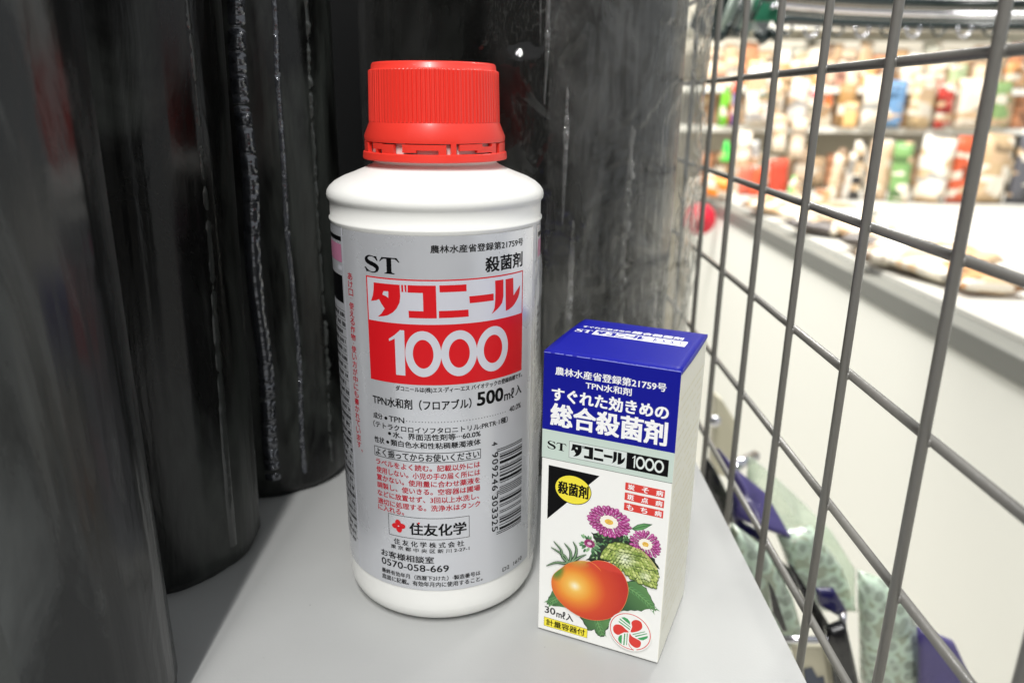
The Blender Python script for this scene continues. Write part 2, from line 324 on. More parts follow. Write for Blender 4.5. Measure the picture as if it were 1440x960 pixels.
I.text('TPN水和剤（フロアブル）', -19.0, 78.7, 13.0, 82.0, bold=.008)
I.text('500', 15.0, 79.0, 24.3, 83.4, bold=.045); I.text('mℓ', 24.9, 78.6, 29.2, 82.0, bold=.006); I.text('入', 30.0, 79.0, 33.1, 82.3, bold=.004)
I.text('成分', -19.1, 73.9, -15.6, 75.9, bold=.006); I.disc(-14.3, 74.7, .55, .55); I.text('TPN', -13.2, 73.9, -8.0, 75.7, bold=.006)
for k in range(34): I.disc(-7.2+k*.985, 74.7, .16, .16, n=8)
I.text('40.0%', 27.2, 74.0, 32.9, 75.8, bold=.004)
I.text('（テトラクロロイソフタロニトリル:PRTR·1種）', -19.3, 70.9, 26.4, 73.0, bold=.008)
I.disc(-13.2, 69.7, .55, .55); I.text('水、界面活性剤等···60.0%', -12.0, 68.5, 16.0, 70.7, bold=.008)
I.text('性状', -19.1, 65.6, -15.3, 67.7, bold=.008); I.disc(-14.0, 66.6, .55, .55); I.text('類白色水和性粘稠懸濁液体', -12.9, 65.7, 16.0, 67.8, bold=.012)
I.build('ingredients_text', cyl, label, **D)
I = Ink([black, crimson]); I.frame(-19.4, 60.9, 16.1, 64.3, .2); I.text('よく振ってからお使いください', -18.8, 61.3, 15.5, 63.9, bold=.006)
for t, z, a, b in (('ラベルをよく読む。記載以外には', 57.9, -18.9, 15.8), ('使用しない。小児の手の届く所には', 55.1, -18.9, 15.8), ('置かない。使用量に合わせ薬液を', 52.35, -18.9, 15.8), ('調製し、使いきる。空容器は圃場', 49.6, -18.9, 15.8), ('などに放置せず、3回以上水洗し、', 46.7, -18.9, 15.4), ('適切に処理する。洗浄水はタンク', 43.8, -18.9, 15.8), ('に入れる。', 41.5, -18.9, -9.2)):
    I.text(t, a, z, b, z+2.15, m=1, bold=.018)
I.build('caution_text', cyl, label, **D)
I = Ink([black, red, silver_hi]); I.frame(-15, 33.3, 12.1, 41.2, .17)
c = (-11.3, 37.2)
for k in range(4):
    a = k*pi/2+.13; px_, py_ = c[0]+1.22*cos(a), c[1]+1.12*sin(a); I.disc(px_, py_, 1.25, .98 if k % 2 == 0 else 1.05, 1, 1, 20, a)
I.disc(c[0], c[1], .7, .7, 1, 2); I.disc(c[0], c[1], .26, .26, 2, 3, 8); I.disc(-4.3, 39.25, .38, .34, 1, 2, 8)
I.text('住友化学', -7.4, 34.8, 11.0, 39.2, bold=.03)
I.text('住 友 化 学 株 式 会 社', -13.2, 30.3, 10.2, 32.4, bold=.014); I.text('東 京 都 中 央 区 新 川 2-27-1', -14.5, 28.35, 12.0, 29.9, bold=.014)
I.build('maker_emblem', cyl, label, **D)
I = Ink([black]); I.text('お客様相談室', -18.5, 24.4, .3, 27.0, bold=.002); I.text('0570-058-669', -18.5, 21.2, 5.1, 23.7, bold=-.004)
I.text('最終有効年月（西暦下2けた）·製造番号は', -18.6, 17.9, 15.8, 19.7, bold=.004); I.text('底面に記載。有効年月内に使用すること。', -18.6, 15.5, 16.6, 17.4, bold=.004)
I.text('D2  1610', 24.7, 15.7, 34.9, 17.2, bold=-.012); I.build('contact_text', cyl, label, **D)
# barcode: EAN-13 4909246303325 standing on its side
I = Ink([black, silver_hi])
Lc = ['0001101', '0011001', '0010011', '0111101', '0100011', '0110001', '0101111', '0111011', '0110111', '0001011']
Gc = [''.join('10'[int(c_)] for c_ in reversed(x)) for x in Lc]; Gc = [x for x in Gc]; Rc = [''.join('10'[int(c_)] for c_ in x) for x in Lc]
Gc = [r[::-1] for r in Rc]
code = '4909246303325'; par = 'LGLLGG'
bits = '101'+''.join((Lc if par[i] == 'L' else Gc)[int(code[i+1])] for i in range(6))+'01010'+''.join(Rc[int(code[i+7])] for i in range(6))+'101'
mod = (62.5-31.2)/95; i = 0
while i < 95:
    if bits[i] == '1':
        j = i
        while j < 95 and bits[j] == '1': j += 1
        guard = i < 3 or i >= 92 or 45 <= i < 50
        I.rect(22.0 if guard else 23.2, 62.5-j*mod+.03, 34.1, 62.5-i*mod, 0); i = j
    else: i += 1
I.text('4', 20.1, 64.1, 22.2, 65.4, rot=-pi/2, bold=.006)
for k, ch in enumerate('909246'): z = 61.6-k*2.37; I.text(ch, 20.2, z-1.75, 22.5, z, rot=-pi/2, bold=.006)
for k, ch in enumerate('303325'): z = 46.4-k*2.37; I.text(ch, 20.2, z-1.75, 22.5, z, rot=-pi/2, bold=.006)
I.build('barcode', cyl, label, **D)
# vertical red line of writing at the left edge of the label
I = Ink([crimson]); col = 'あけ口：使える作物·使い方が中にも書かれています。'; z = 119.3
for ch in col:
    h = 1.7 if ch in '·：。' else 2.45
    if ch == '：': I.disc(-27.2, z-.5, .16, .16, n=6); I.disc(-26.4, z-.5, .16, .16, n=6)
    elif ch == '·': I.disc(-26.8, z-.7, .2, .2, n=6); h = 1.4
    elif ch == '。': I.ring(-25.4, z-.4, .42, .42, .26, .26, n=10)
    else: I.text(ch, -28.1, z-2.25, -25.7, z-.1, bold=.008)
    z -= h+.06
I.build('side_writing', cyl, label, **D)
# small table print on the two side panels: too small to read in the photo, only rules and marks
for sgn, nm in ((-1, 'table_print'), (1, 'table_print')):
    I = Ink([black, pink, silver_hi])
    a, b = (-51, -31.3) if sgn < 0 else (44.9, 63)
    I.rect(a, 128.2, b, 129.6, 0); I.rect(a, 121.6, b-.2, 127.2, 1)
    if sgn < 0: I.rect(a, 108.6, b-.6, 117.4, 0); I.rect(b-3.4, 119, b-.5, 120.4, 2)
    z = 106
    while z > 22:
        I.rect(a, z, b, z+.13, 0)
        x = a+.4
        while x < b-.8:
            wv = random.uniform(.3, .9)
            if random.random() < .85: I.rect(x, z-random.uniform(1.9, 2.2), min(x+wv, b-.3), z-random.uniform(.6, .9), 0)
            x += wv+random.uniform(.12, .4)
        z -= 2.9
    pn = I.build(nm, cyl, bottle, cut=1.3, base=.09); pn['kind'] = 'stuff'
# loose clear shrink film standing off the right-hand side of the bottle
bm = bmesh.new(); NA, NZ = 30, 90; g = []
for j in range(NZ+1):
    z = 12+j*(121-12)/NZ; row = []
    for i in range(NA+1):
        t = i/NA; a = radians(69+t*62)
        off = .25+2.6*sin(pi*min(1, t*1.1))**2*(.25+.75*sin(pi*(z-12)/109)**.5)*(.55+.45*noise.noise(Vector((t*2, z*.035, 3))))+.35*noise.noise(Vector((t*9, z*.16, 1)))*sin(pi*min(1, t))
        row.append(bm.verts.new(Vector(((R+off)*sin(a), -(R+off)*cos(a), z))*.001))
    g.append(row)
for j in range(NZ):
    for i in range(NA): bm.faces.new((g[j][i], g[j][i+1], g[j+1][i+1], g[j+1][i]))
obj('clear_overwrap', bm, clear('clear_shrink_film', haze=.14, rough=.1), bottle, True)

# ------------------------------------------------------------------ the box
YAW = -.41595; W, DP, H = 40.93, 39.36, 98.3
carton = thing('fungicide_box', 'small upright cardboard box with blue top, tomato and purple flowers printed on white front', 'box', (.00966, .21504, .0003), (0, 0, YAW))
def front(u, v, off): return (u, -off, v)
def rside(u, v, off): return (W+off, u, v)
blue = mat('blue_print', (14, 20, 146), .42, spec=.22, vary=.03); mint = mat('mint_print', (202, 218, 208), .38, coat=.15)
card = mat('white_board', (246, 246, 242), .38, coat=.15); cream = mat('cream_board', (244, 242, 228), .5, vary=.02)
yellow = mat('yellow_print', (248, 232, 60), .38); redp = mat('red_print', (222, 58, 48), .38); green = mat('green_print', (60, 160, 92), .38)
mint_hi = mat('pale_mint_print', (222, 230, 226), .38)
bm = box_bm(W*.001, DP*.001, H*.001-.0004, .0004, 3, (W/2000, DP/2000, H/2000))
obj('carton_body', bm, [card, cream], carton, True).data.shade_smooth()
cb = [o for o in carton.children if o.name.startswith('carton_body')][0]
for p in cb.data.polygons:
    if p.normal.x > .7: p.material_index = 1
    p.use_smooth = p.area < 2e-5
# the folded lid: blue, gently bulged, with rounded front fold
bm = bmesh.new(); NU, NV = 20, 24; g = []
for j in range(NV+1):
    row = []
    for i in range(NU+1):
        u = -.12+(W+.24)*i/NU; v = DP*j/NV
        z = H+.10+.55*sin(pi*min(1, v/DP))*(.7+.3*sin(pi*i/NU))-.35*max(0, (v/DP-.93)/.07)
        if j == 0: v, z = -.05, H-.45
        if j == 1: v, z = .35, H+.06
        row.append(bm.verts.new(Vector((u, v, z))*.001))
    g.append(row)
for j in range(NV):
    for i in range(NU): bm.faces.new((g[j][i], g[j][i+1], g[j+1][i+1], g[j+1][i]))
for i in (0, NU):      # the turned-down side edges of the lid
    lo = [bm.verts.new(Vector((-.12 if i == 0 else W+.12, max(0, r[i].co.y*1000), H-(1.3 if i else .6)-(.9 if i else 0)*sin(pi*k/NV)*.6))*.001) for k, r in enumerate(g)]
    for j in range(NV): bm.faces.new((g[j][i], g[j+1][i], lo[j+1], lo[j]) if i == 0 else (g[j+1][i], g[j][i], lo[j], lo[j+1]))
topf = obj('top_flap', bm, blue, carton, True)
def lid(u, v, off):
    return (u, v, H+.10+.55*sin(pi*v/DP)*(.7+.3*sin(pi*min(max((u+.12)/(W+.24), 0), 1)))+off)
I = Ink([white_ink, blue]); I.text('すぐれた効きめの', 2.6, 27.0, 18.6, 29.2, bold=.02); I.text('総合殺菌剤', 19.2, 26.9, 35.4, 29.8, bold=.035)
ST(I, (1.7, 21.3, 7.4, 24.6), 0); I.rect(8.0, 20.3, 24.9, 25.6, 0, 1)
kana(I, (8.0, 20.3, 24.9, 25.6), 1, 0, 2); I.rect(24.9, 20.2, 37.5, 25.7, 0, 1); thousand(I, (24.9, 20.3, 37.5, 25.6), 1, 2, thin=.45)
I.build('lid_lettering', lid, topf, cut=1.2, base=.05)
bm = bmesh.new()   # highlight along the folds, painted as pale blue strips
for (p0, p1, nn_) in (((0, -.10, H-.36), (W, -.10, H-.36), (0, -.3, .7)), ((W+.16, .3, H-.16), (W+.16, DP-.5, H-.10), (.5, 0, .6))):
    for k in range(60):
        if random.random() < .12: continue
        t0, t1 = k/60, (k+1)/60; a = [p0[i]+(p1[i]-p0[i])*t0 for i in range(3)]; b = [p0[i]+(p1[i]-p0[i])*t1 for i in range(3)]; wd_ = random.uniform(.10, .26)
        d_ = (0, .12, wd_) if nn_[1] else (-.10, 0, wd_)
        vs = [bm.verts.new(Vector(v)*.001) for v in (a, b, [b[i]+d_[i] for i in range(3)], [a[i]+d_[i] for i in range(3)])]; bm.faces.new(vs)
fold_hl = obj('fold_highlight', bm, mat('pale_blue_highlight', (118, 124, 206), .5), topf); fold_hl['kind'] = 'stuff'
B = dict(step=.012, base=.03)
I = Ink([blue, mint, black]); I.rect(-.02, 73.2, W+.02, H-.35, 0, 0); I.rect(.02, 63.6, W-.02, 73.2, 1, 0); I.rect(.02, 63.5, W-.02, 63.62, 2, 1); I.build('colour_bands', front, carton, **B)
I = Ink([white_ink]); I.text('農林水産省登録第21759号', 3.75, 91.4, 37.1, 93.9, bold=.015); I.text('TPN水和剤', 13.4, 88.5, 27.2, 90.8, bold=.012)
I.text('すぐれた効きめの', 2.9, 83.0, 38.2, 87.3, bold=.038); I.text('総合殺菌剤', 2.75, 74.9, 38.2, 82.2, bold=.036)
I.build('front_heading', front, carton, step=.012, base=.05)
I = Ink([black, mint_hi, mint]); ST(I, (1.7, 66.9, 8.1, 69.6), 0, 1); I.rect(8.95, 65.3, 27.0, 70.7, 1, 1); I.frame(8.9, 65.25, 27.05, 70.75, .09, 0, 2); kana(I, (8.95, 65.3, 27.0, 70.7), 0, 1, 3)
I.rect(27.0, 65.3, 39.45, 70.7, 0, 2); thousand(I, (26.6, 65.3, 39.9, 70.7), 1, 3, thin=.92); I.build('front_brand', front, carton, **B)
I = Ink([black, yellow, redp, white_ink]); I.poly([(2.4, 61.3), (18.95, 61.1), (2.4, 42.4)], 0, 1); I.disc(10.65, 54.5, 6.0, 4.95, 0, 2, 40); I.disc(10.65, 54.5, 5.8, 4.75, 1, 3, 40)
I.text('殺菌剤', 5.8, 52.4, 15.6, 56.7, m=0, layer=4, bold=.035)
I.build('corner_badge', front, carton, **B); I = Ink([black, yellow, redp, white_ink])
for (z, t) in ((58.35, '炭そ病'), (55.0, '斑点病'), (51.6, 'もち病')):
    I.rect(27.05, z, 39.0, z+2.5, 2, 1)
    for k, ch in enumerate(t): I.text(ch, 27.9+k*4.3, z+.35, 29.9+k*4.3, z+2.15, m=3, layer=2, bold=.03)
I.build('disease_tags', front, carton, **B); I = Ink([black, yellow, redp, white_ink])
I.text('30', 2.45, 7.2, 6.1, 9.7, m=0, bold=.01); I.text('mℓ', 6.6, 6.7, 9.6, 9.4, m=0, bold=.006); I.text('入', 9.9, 6.6, 12.4, 9.2, m=0, bold=.012)
I.rect(2.2, 1.95, 17.45, 5.45, 0, 1); I.rect(2.3, 2.05, 17.35, 5.35, 1, 2); I.text('計量容器付', 3.1, 2.5, 16.6, 4.9, m=0, layer=3, bold=.014)
I.build('volume_notice', front, carton, **B)
I = Ink([card, redp, green])
I.disc(31.6, 9.35, 7.0, 7.1, 0, 34, 48); I.ring(31.6, 9.4, 6.62, 6.62, 6.36, 6.36, 1, 35, a0=-1.18, a1=-1.18+2*pi-.16, n=60); I.line([(31.43, 4.93), (31.6, 4.2), (32.01, 3.74), (33.09, 2.81)], .22, 1, 36)
def blob(p): # smooth closed outline
    n = len(p); q = []
    for i in range(n):
        a, b, c_, d = (Vector((*p[(i+k) % n], 0)) for k in (-1, 0, 1, 2))
        for t in (0, .33, .66):
            q.append(tuple((.5*((2*b)+(-a+c_)*t+(2*a-5*b+4*c_-d)*t*t+(-a+3*b-3*c_+d)*t**3))[:2]))
    return q
for p in ([(31.77, 9.29), (32.15, 11.46), (31.81, 12.91), (32.5, 14.01), (33.64, 14.48), (34.83, 14.09), (35.32, 12.89), (35.15, 11.67), (34.06, 10.44)], [(31.19, 9.09), (30.04, 9.99), (28.63, 10.9), (27.1, 10.75), (26.12, 9.68), (26.12, 8.1), (26.77, 7.23), (27.81, 6.98), (28.8, 7.8), (29.78, 8.62)], [(31.55, 8.82), (32.19, 7.95), (33.74, 7.49), (34.94, 7.11), (35.32, 6.25), (35.07, 4.98), (34.11, 4.16), (33.09, 4.2), (32.03, 4.84), (31.47, 5.73), (31.38, 7.29)]): I.poly(blob(p), 1, 36)
for p in ([(28.47, 13.78), (29.46, 14.19), (30.49, 13.94), (31.29, 13.13), (31.53, 11.95), (29.87, 12.87)], [(28.07, 13.3), (31.62, 11.29), (31.68, 10.92), (27.92, 12.92)], [(27.78, 12.29), (31.57, 10.4), (31.39, 10.08), (27.72, 11.88)],
          [(34.05, 7.79), (37.27, 9.75), (37.3, 9.2), (37.01, 8.69), (35.9, 7.67), (34.91, 7.49)], [(33.09, 8.35), (36.88, 10.6), (37.06, 10.4), (33.53, 8.16)], [(32.39, 8.8), (36.27, 11.11), (36.36, 10.91), (32.57, 8.57)],
          [(29.08, 7.4), (28.4, 7.0), (28.02, 6.35), (27.9, 5.6), (28.01, 4.96), (28.4, 4.3), (29.1, 3.93)], [(29.72, 8.11), (30.1, 8.24), (30.08, 3.91), (29.67, 3.77)], [(30.6, 8.5), (30.88, 8.6), (30.85, 4.09), (30.62, 4.01)]): I.poly(p, 2, 36)
I.build('round_emblem', front, carton, **B)
# the printed picture: leaves, flowers, green cone, tomato (flat coloured print)
A = Ink([vmat('picture_print', .36, .2)])
G = lambda *c: s2l(c)
def jag(p, amp, n=5):
    q = []
    for i in range(len(p)):
        a = p[i]; b = p[(i+1) % len(p)]; dx, dy = b[0]-a[0], b[1]-a[1]; L = sqrt(dx*dx+dy*dy) or 1; k = max(1, int(L/1.0))
        for t in range(k):
            f = t/k; o_ = amp if t % 2 else 0; q.append((a[0]+dx*f+dy/L*o_, a[1]+dy*f-dx/L*o_))
    return q
def grad(c0, c1, p0, p1):
    def f(p):
        t = ((p[0]-p0[0])*(p1[0]-p0[0])+(p[1]-p0[1])*(p1[1]-p0[1]))/((p1[0]-p0[0])**2+(p1[1]-p0[1])**2); t = min(1, max(0, t))
        t = min(1, max(0, t+.12*noise.noise(Vector((p[0]*1.3, p[1]*1.3, 0))))); return tuple(a+(b-a)*t for a, b in zip(c0, c1))
    return f
def leaf(p, vein, lay, c0=(46, 104, 58), c1=(120, 172, 104)):
    A.poly(jag(p, .28), 0, lay, G(28, 60, 36)); cx = sum(x for x, y in p)/len(p); cy = sum(y for x, y in p)/len(p)
    q = [(cx+(x-cx)*.94, cy+(y-cy)*.94) for x, y in p]; A.poly(q, 0, lay+1, grad(G(30, 74, 42), G(104, 156, 88), (min(x for x, y in p), min(y for x, y in p)), (max(x for x, y in p), max(y for x, y in p))))
    A.line(vein, [.28]*(len(vein)-1)+[.08], 0, lay+3, G(*c1))
    for i in range(len(vein)-1):
        for t in (.15, .5, .85):
            vx = vein[i][0]+(vein[i+1][0]-vein[i][0])*t; vy = vein[i][1]+(vein[i+1][1]-vein[i][1])*t
            for s in (1, -1):
                a = atan2(vein[i+1][1]-vein[i][1], vein[i+1][0]-vein[i][0])+s*.85
                A.line([(vx, vy), (vx+1.1*cos(a), vy+1.1*sin(a)), (vx+2.0*cos(a-s*.2), vy+2.0*sin(a-s*.2))], [.16, .12, .03], 0, lay+3, G(*c1))
                A.poly([(vx, vy), (vx+1.0*cos(a-.12), vy+1.0*sin(a-.12)), (vx+1.9*cos(a-s*.2), vy+1.9*sin(a-s*.2)), (vx+1.0*cos(a+.5*s), vy+1.0*sin(a+.5*s))], 0, lay+2, G(84, 142, 84))
A.poly(jag([(15.65, 30.85), (17.31, 33.26), (18.88, 37.53), (16.96, 41.3), (19.99, 41.62), (27.61, 42.68), (30.2, 41.74), (37.5, 37.5), (39.3, 34.2), (29.44, 33.9), (20.79, 31.74), (20.3, 30.5)], .35), 0, 1, G(26, 40, 28))
q_ = [(29.73, 45.78), (31.48, 47.6), (33.47, 48.57), (36.1, 48.87), (34.38, 47.2), (33.21, 46.22), (30.79, 45.36)]; A.poly(q_, 0, 1, G(34, 84, 50)); A.poly([(x*.86+32.9*.14, y*.86+47.1*.14) for x, y in q_], 0, 2, G(96, 156, 92)); A.line([(30.2, 45.8), (33, 47.3), (35.9, 48.8)], .22, 0, 3, G(44, 96, 56))
leaf([(28.5, 27.0), (32.24, 28.36), (33.54, 27.78), (35.72, 26.51), (37.14, 24.05), (37.64, 22.76), (38.55, 21.59), (39.26, 19.14), (37.02, 19.4), (34.59, 17.65), (32.49, 17.23), (28.0, 15.6)], [(29.5, 25.2), (32.94, 23.74), (36.03, 21.77), (38.92, 19.27)], 3)
leaf([(14.34, 10.07), (17.13, 6.11), (17.56, 4.95), (19.78, 6.12), (21.0, 4.2), (23.1, 4.39), (23.5, 6.92), (25.2, 10.0), (24.75, 13.57), (18, 13)], [(19.8, 12), (21, 8.5), (22.6, 4.9)], 3)
leaf([(5.0, 16.5), (8.5, 14), (9.8, 11.2), (7.0, 10.9), (5.38, 10.46), (3.01, 10.5), (3.3, 12), (3.64, 13.54)], [(7, 14), (5.2, 12.6), (3.6, 11)], 3)
# small green sprigs behind the flowers
for k in range(60):
    a = random.uniform(0, 2*pi); cx, cy = random.choice(((20.5, 40.5), (26.2, 41.6), (29.0, 42.2), (18.5, 33.5), (22, 38.8)))
    x, y = cx+random.gauss(0, 1.0), cy+random.gauss(0, .6); A.disc(x, y, .62, .26, 0, 5, 9, a, G(*random.choice(((70, 120, 70), (110, 160, 96), (150, 190, 130), (44, 80, 50)))))
def flower(cx, cy, rx, ry, rot, lay, npet, core=(240, 190, 70)):
    for ring_, (f, L, wd) in enumerate(((1.0, .40, .30), (.82, .36, .28), (.64, .32, .26), (.5, .26, .22))):
        for k in range(npet-ring_*3):
            a = 2*pi*(k+.5*ring_+random.uniform(-.12, .12))/(npet-ring_*3)
            def P(r, t):
                x, y = r*rx*cos(a)-t*rx*sin(a), r*ry*sin(a)+t*ry*cos(a); return (cx+x*cos(rot)-y*sin(rot), cy+x*sin(rot)+y*cos(rot))
            r1 = f*random.uniform(.93, 1.05); r0 = r1-L; hw = wd*.36*f
            base = random.choice(((168, 44, 128), (186, 62, 146), (150, 36, 112), (178, 54, 138)))
            pts = [P(r0, 0), P(r0+L*.5, hw), P(r1-.06, hw*.8), P(r1, 0), P(r1-.06, -hw*.8), P(r0+L*.5, -hw)]
            A.poly([(x+.05, y-.09) for x, y in pts], 0, lay+ring_*3, G(96, 20, 74))
            A.poly(pts, 0, lay+ring_*3+1, G(*base))
            A.poly([P(r0+L*.35, hw*.15), P(r1-.1, hw*.5), P(r1-.03, .0), P(r0+L*.6, -hw*.2)], 0, lay+ring_*3+2, G(222, 146, 200))
    n = 26; A.poly([(cx+(.40+.04*(k % 2))*rx*cos(2*pi*k/n), cy+(.38+.04*(k % 2))*ry*sin(2*pi*k/n)) for k in range(n)], 0, lay+13, G(252, 246, 232))
    A.disc(cx, cy, .2*rx, .17*ry, 0, lay+14, 14, 0, G(*core))
    for k in range(14): a = random.uniform(0, 6.3); r = random.uniform(0, .2); A.disc(cx+r*rx*cos(a), cy+r*ry*sin(a), .2, .16, 0, lay+15, 6, 0, G(*random.choice(((226, 168, 40), (250, 216, 120), (206, 150, 50)))))
flower(22.7, 46.4, 6.95, 5.5, -.05, 6, 26); flower(34.4, 41.7, 5.1, 4.6, -.3, 6, 22)
# bud
for k in range(34):
    r = random.choice((1, .8, .62)); a = random.uniform(0, 2*pi); A.disc(16.8+3.6*r*cos(a), 36.9+2.9*r*sin(a), .75, .36, 0, 7, 9, a, G(*random.choice(((90, 142, 96), (128, 178, 128), (62, 110, 70), (160, 200, 150)))))
for k in range(22): a = 2*pi*k/22; A.disc(16.8+1.25*cos(a), 37.2+.95*sin(a), .62, .26, 0, 9, 8, a, G(*random.choice(((168, 44, 118), (196, 90, 150), (130, 30, 90)))))
A.disc(16.8, 37.2, .8, .55, 0, 10, 12, 0, G(232, 190, 214))
# pale green cone of overlapping petals
pine = [(20.79, 33.74), (21.54, 36.34), (23.56, 39.02), (26.47, 40.27), (29.43, 40.13), (32.84, 38.95), (35.4, 37.79), (37.61, 35.6), (39.0, 33.18), (38.79, 30.29), (38.17, 27.25), (35.67, 27.22), (32.68, 28.01), (30.1, 28.69), (26.52, 31.51), (23.88, 32.68)]
A.poly(blob(pine), 0, 22, G(112, 132, 60))
def inside(x, y, P):
    c_ = False
    for i in range(len(P)):
        (a, b), (d, e) = P[i], P[i-1]
        if (b > y) != (e > y) and x < (d-a)*(y-b)/(e-b)+a: c_ = not c_
    return c_
for row in range(15):
    for k in range(20):
        x = 20.5+k*1.0+(row % 2)*.5+random.uniform(-.2, .2); y = 40.5-row*.95+random.uniform(-.15, .15)
        if inside(x, y, pine):
            s = random.uniform(.8, 1.15)
            hl = max(0, 1-sqrt((x-28.5)**2+(y-35)**2)/4)+max(0, .8-sqrt((x-35)**2+(y-30.5)**2)/3)
            c0 = random.choice(((150, 172, 78), (178, 194, 100), (128, 152, 62), (196, 208, 124)))
            c0 = tuple(min(255, int(v+(255-v)*hl*.75)) for v in c0)
            a = atan2(y-34, x-29)*.5-.5
            A.disc(x+.05, y-.2, .84*s, .62*s, 0, 23+row % 4*2, 12, a, G(70, 94, 36)); A.disc(x, y, .72*s, .48*s, 0, 24+row % 4*2, 12, a, G(*c0))
            A.disc(x+.1, y+.14, .3*s, .16*s, 0, 32, 8, a, G(*(min(255, v+28) for v in c0)))
for k in range(26):
    t = k/25; x = 32.2+6*t; y = 39.4-5.0*t**1.6; A.disc(x, y, .5, .38, 0, 33, 8, -.6, G(228, 226, 150))
# tomato calyx
for p in ([(2.63, 25.21), (5.82, 27.36), (9.0, 28.01), (10.6, 29.3)], [(4.06, 32.56), (7.07, 31.42), (8.92, 30.45), (10.2, 28.3)], [(4.91, 35.0), (7.49, 32.51), (8.02, 30.2), (10.2, 28.3)], [(8.54, 35.24), (10.41, 33.31), (10.9, 31), (10.32, 28.3)], [(11.41, 36.59), (12.61, 34.39), (12.28, 31.38), (10.56, 28.3)], [(15.99, 33.14), (13.83, 31.57), (12.11, 29.86), (10.34, 28.3)]):
    q = [tuple(.5*((2*Vector(p[i]))+(Vector(p[min(i+1, 3)])-Vector(p[max(i-1, 0)]))*t+(2*Vector(p[max(i-1, 0)])-5*Vector(p[i])+4*Vector(p[min(i+1, 3)])-Vector(p[min(i+2, 3)]))*t*t+(-Vector(p[max(i-1, 0)])+3*Vector(p[i])-3*Vector(p[min(i+1, 3)])+Vector(p[min(i+2, 3)]))*t**3)) for i in range(3) for t in (0, .25, .5, .75)]+[p[-1]]
    n = len(q); A.line(q, [.12+.95*sin(pi*min(1, k/n*.75+.05))**1 for k in range(n)], 0, 34, G(44, 76, 50)); A.line([(x+.06, y+.08) for x, y in q], [.05+.35*sin(pi*min(1, k/n*.75+.05)) for k in range(n)], 0, 35, G(132, 164, 124))
# tomato: radial mesh with printed shading
tom = blob([(4.63, 20.23), (5.48, 23.01), (7.71, 25.65), (10.35, 28.39), (14.33, 30.34), (17.43, 30.9), (19.57, 31.95), (23.03, 32.3), (26.55, 31.03), (28.84, 28.33), (30.05, 24.32), (29.36, 19.21), (27.41, 15.12), (24.06, 11.79), (19.68, 9.87), (15.15, 9.69), (10.49, 11.29), (7.15, 13.85), (5.19, 16.84)])
def lerp(a, b, t): t = min(1, max(0, t)); return tuple(x+(y-x)*t for x, y in zip(a, b))
def tomc(p):
    x, y = p; d = sqrt(((x-12.6)/1.0)**2+((y-20.6)/.95)**2)
    c_ = (255, 250, 225)
    c_ = lerp(c_, (246, 196, 90), d/2.2); c_ = lerp(c_, (238, 150, 44), (d-2.0)/3.6); c_ = lerp(c_, (214, 72, 26), (d-5.4)/5.0); c_ = lerp(c_, (190, 34, 22), (d-10)/8)
    g_ = max(0, 1-sqrt(((x-6.0)/3.2)**2+((y-26.0)/5.6)**2)); c_ = lerp(c_, (92, 132, 44), g_*2.2)
    e = max(0, (y-27.2)/3-(abs(x-13)/6)**2); c_ = lerp(c_, (196, 190, 80), e*.8*(x < 17.5))
    if x > 16.5 and y > 29.0+.25*(19.5-x) and y > 29.6: c_ = lerp(c_, (214, 62, 44), .8)
    return s2l(c_)
cx, cy = 17.4, 20.9; N = len(tom)
A.poly([(cx+(x-cx)*1.012, cy+(y-cy)*1.012) for x, y in tom], 0, 36, G(226, 150, 80))
rr = [i/16 for i in range(17)]
for i in range(N):
    (xa, ya), (xb, yb) = tom[i], tom[(i+1) % N]
    for k in range(16):
        q = [(cx+(xa-cx)*rr[k], cy+(ya-cy)*rr[k]), (cx+(xa-cx)*rr[k+1], cy+(ya-cy)*rr[k+1]), (cx+(xb-cx)*rr[k+1], cy+(yb-cy)*rr[k+1]), (cx+(xb-cx)*rr[k], cy+(yb-cy)*rr[k])]
        if k == 0: q = q[1:3]+[(cx, cy)]
        A.poly(q, 0, 37, tomc)
A.line([(17.43, 30.9), (19.0, 30.3), (20.4, 29.3), (21.25, 28.4)], [.12, .3, .25, .02], 0, 38, G(236, 130, 60))
A.build('printed_picture', front, carton, step=.009, base=.03, color=True)
# emblem white disc must cover the picture, so it sits on a higher layer than the tomato
# side face: faint pale print
I = Ink([mat('faint_print', (236, 232, 210), .5)])
for k in range(26):
    z = 88-k*3.1; x = 3
    while x < DP-4:
        wv = random.uniform(.8, 3.5)
        if random.random() < .8: I.rect(x, z, min(x+wv, DP-3), z+.9)
        x += wv+random.uniform(.3, .9)
pp = I.build('side_print', rside, carton, step=.01, base=.02); pp['kind'] = 'stuff'

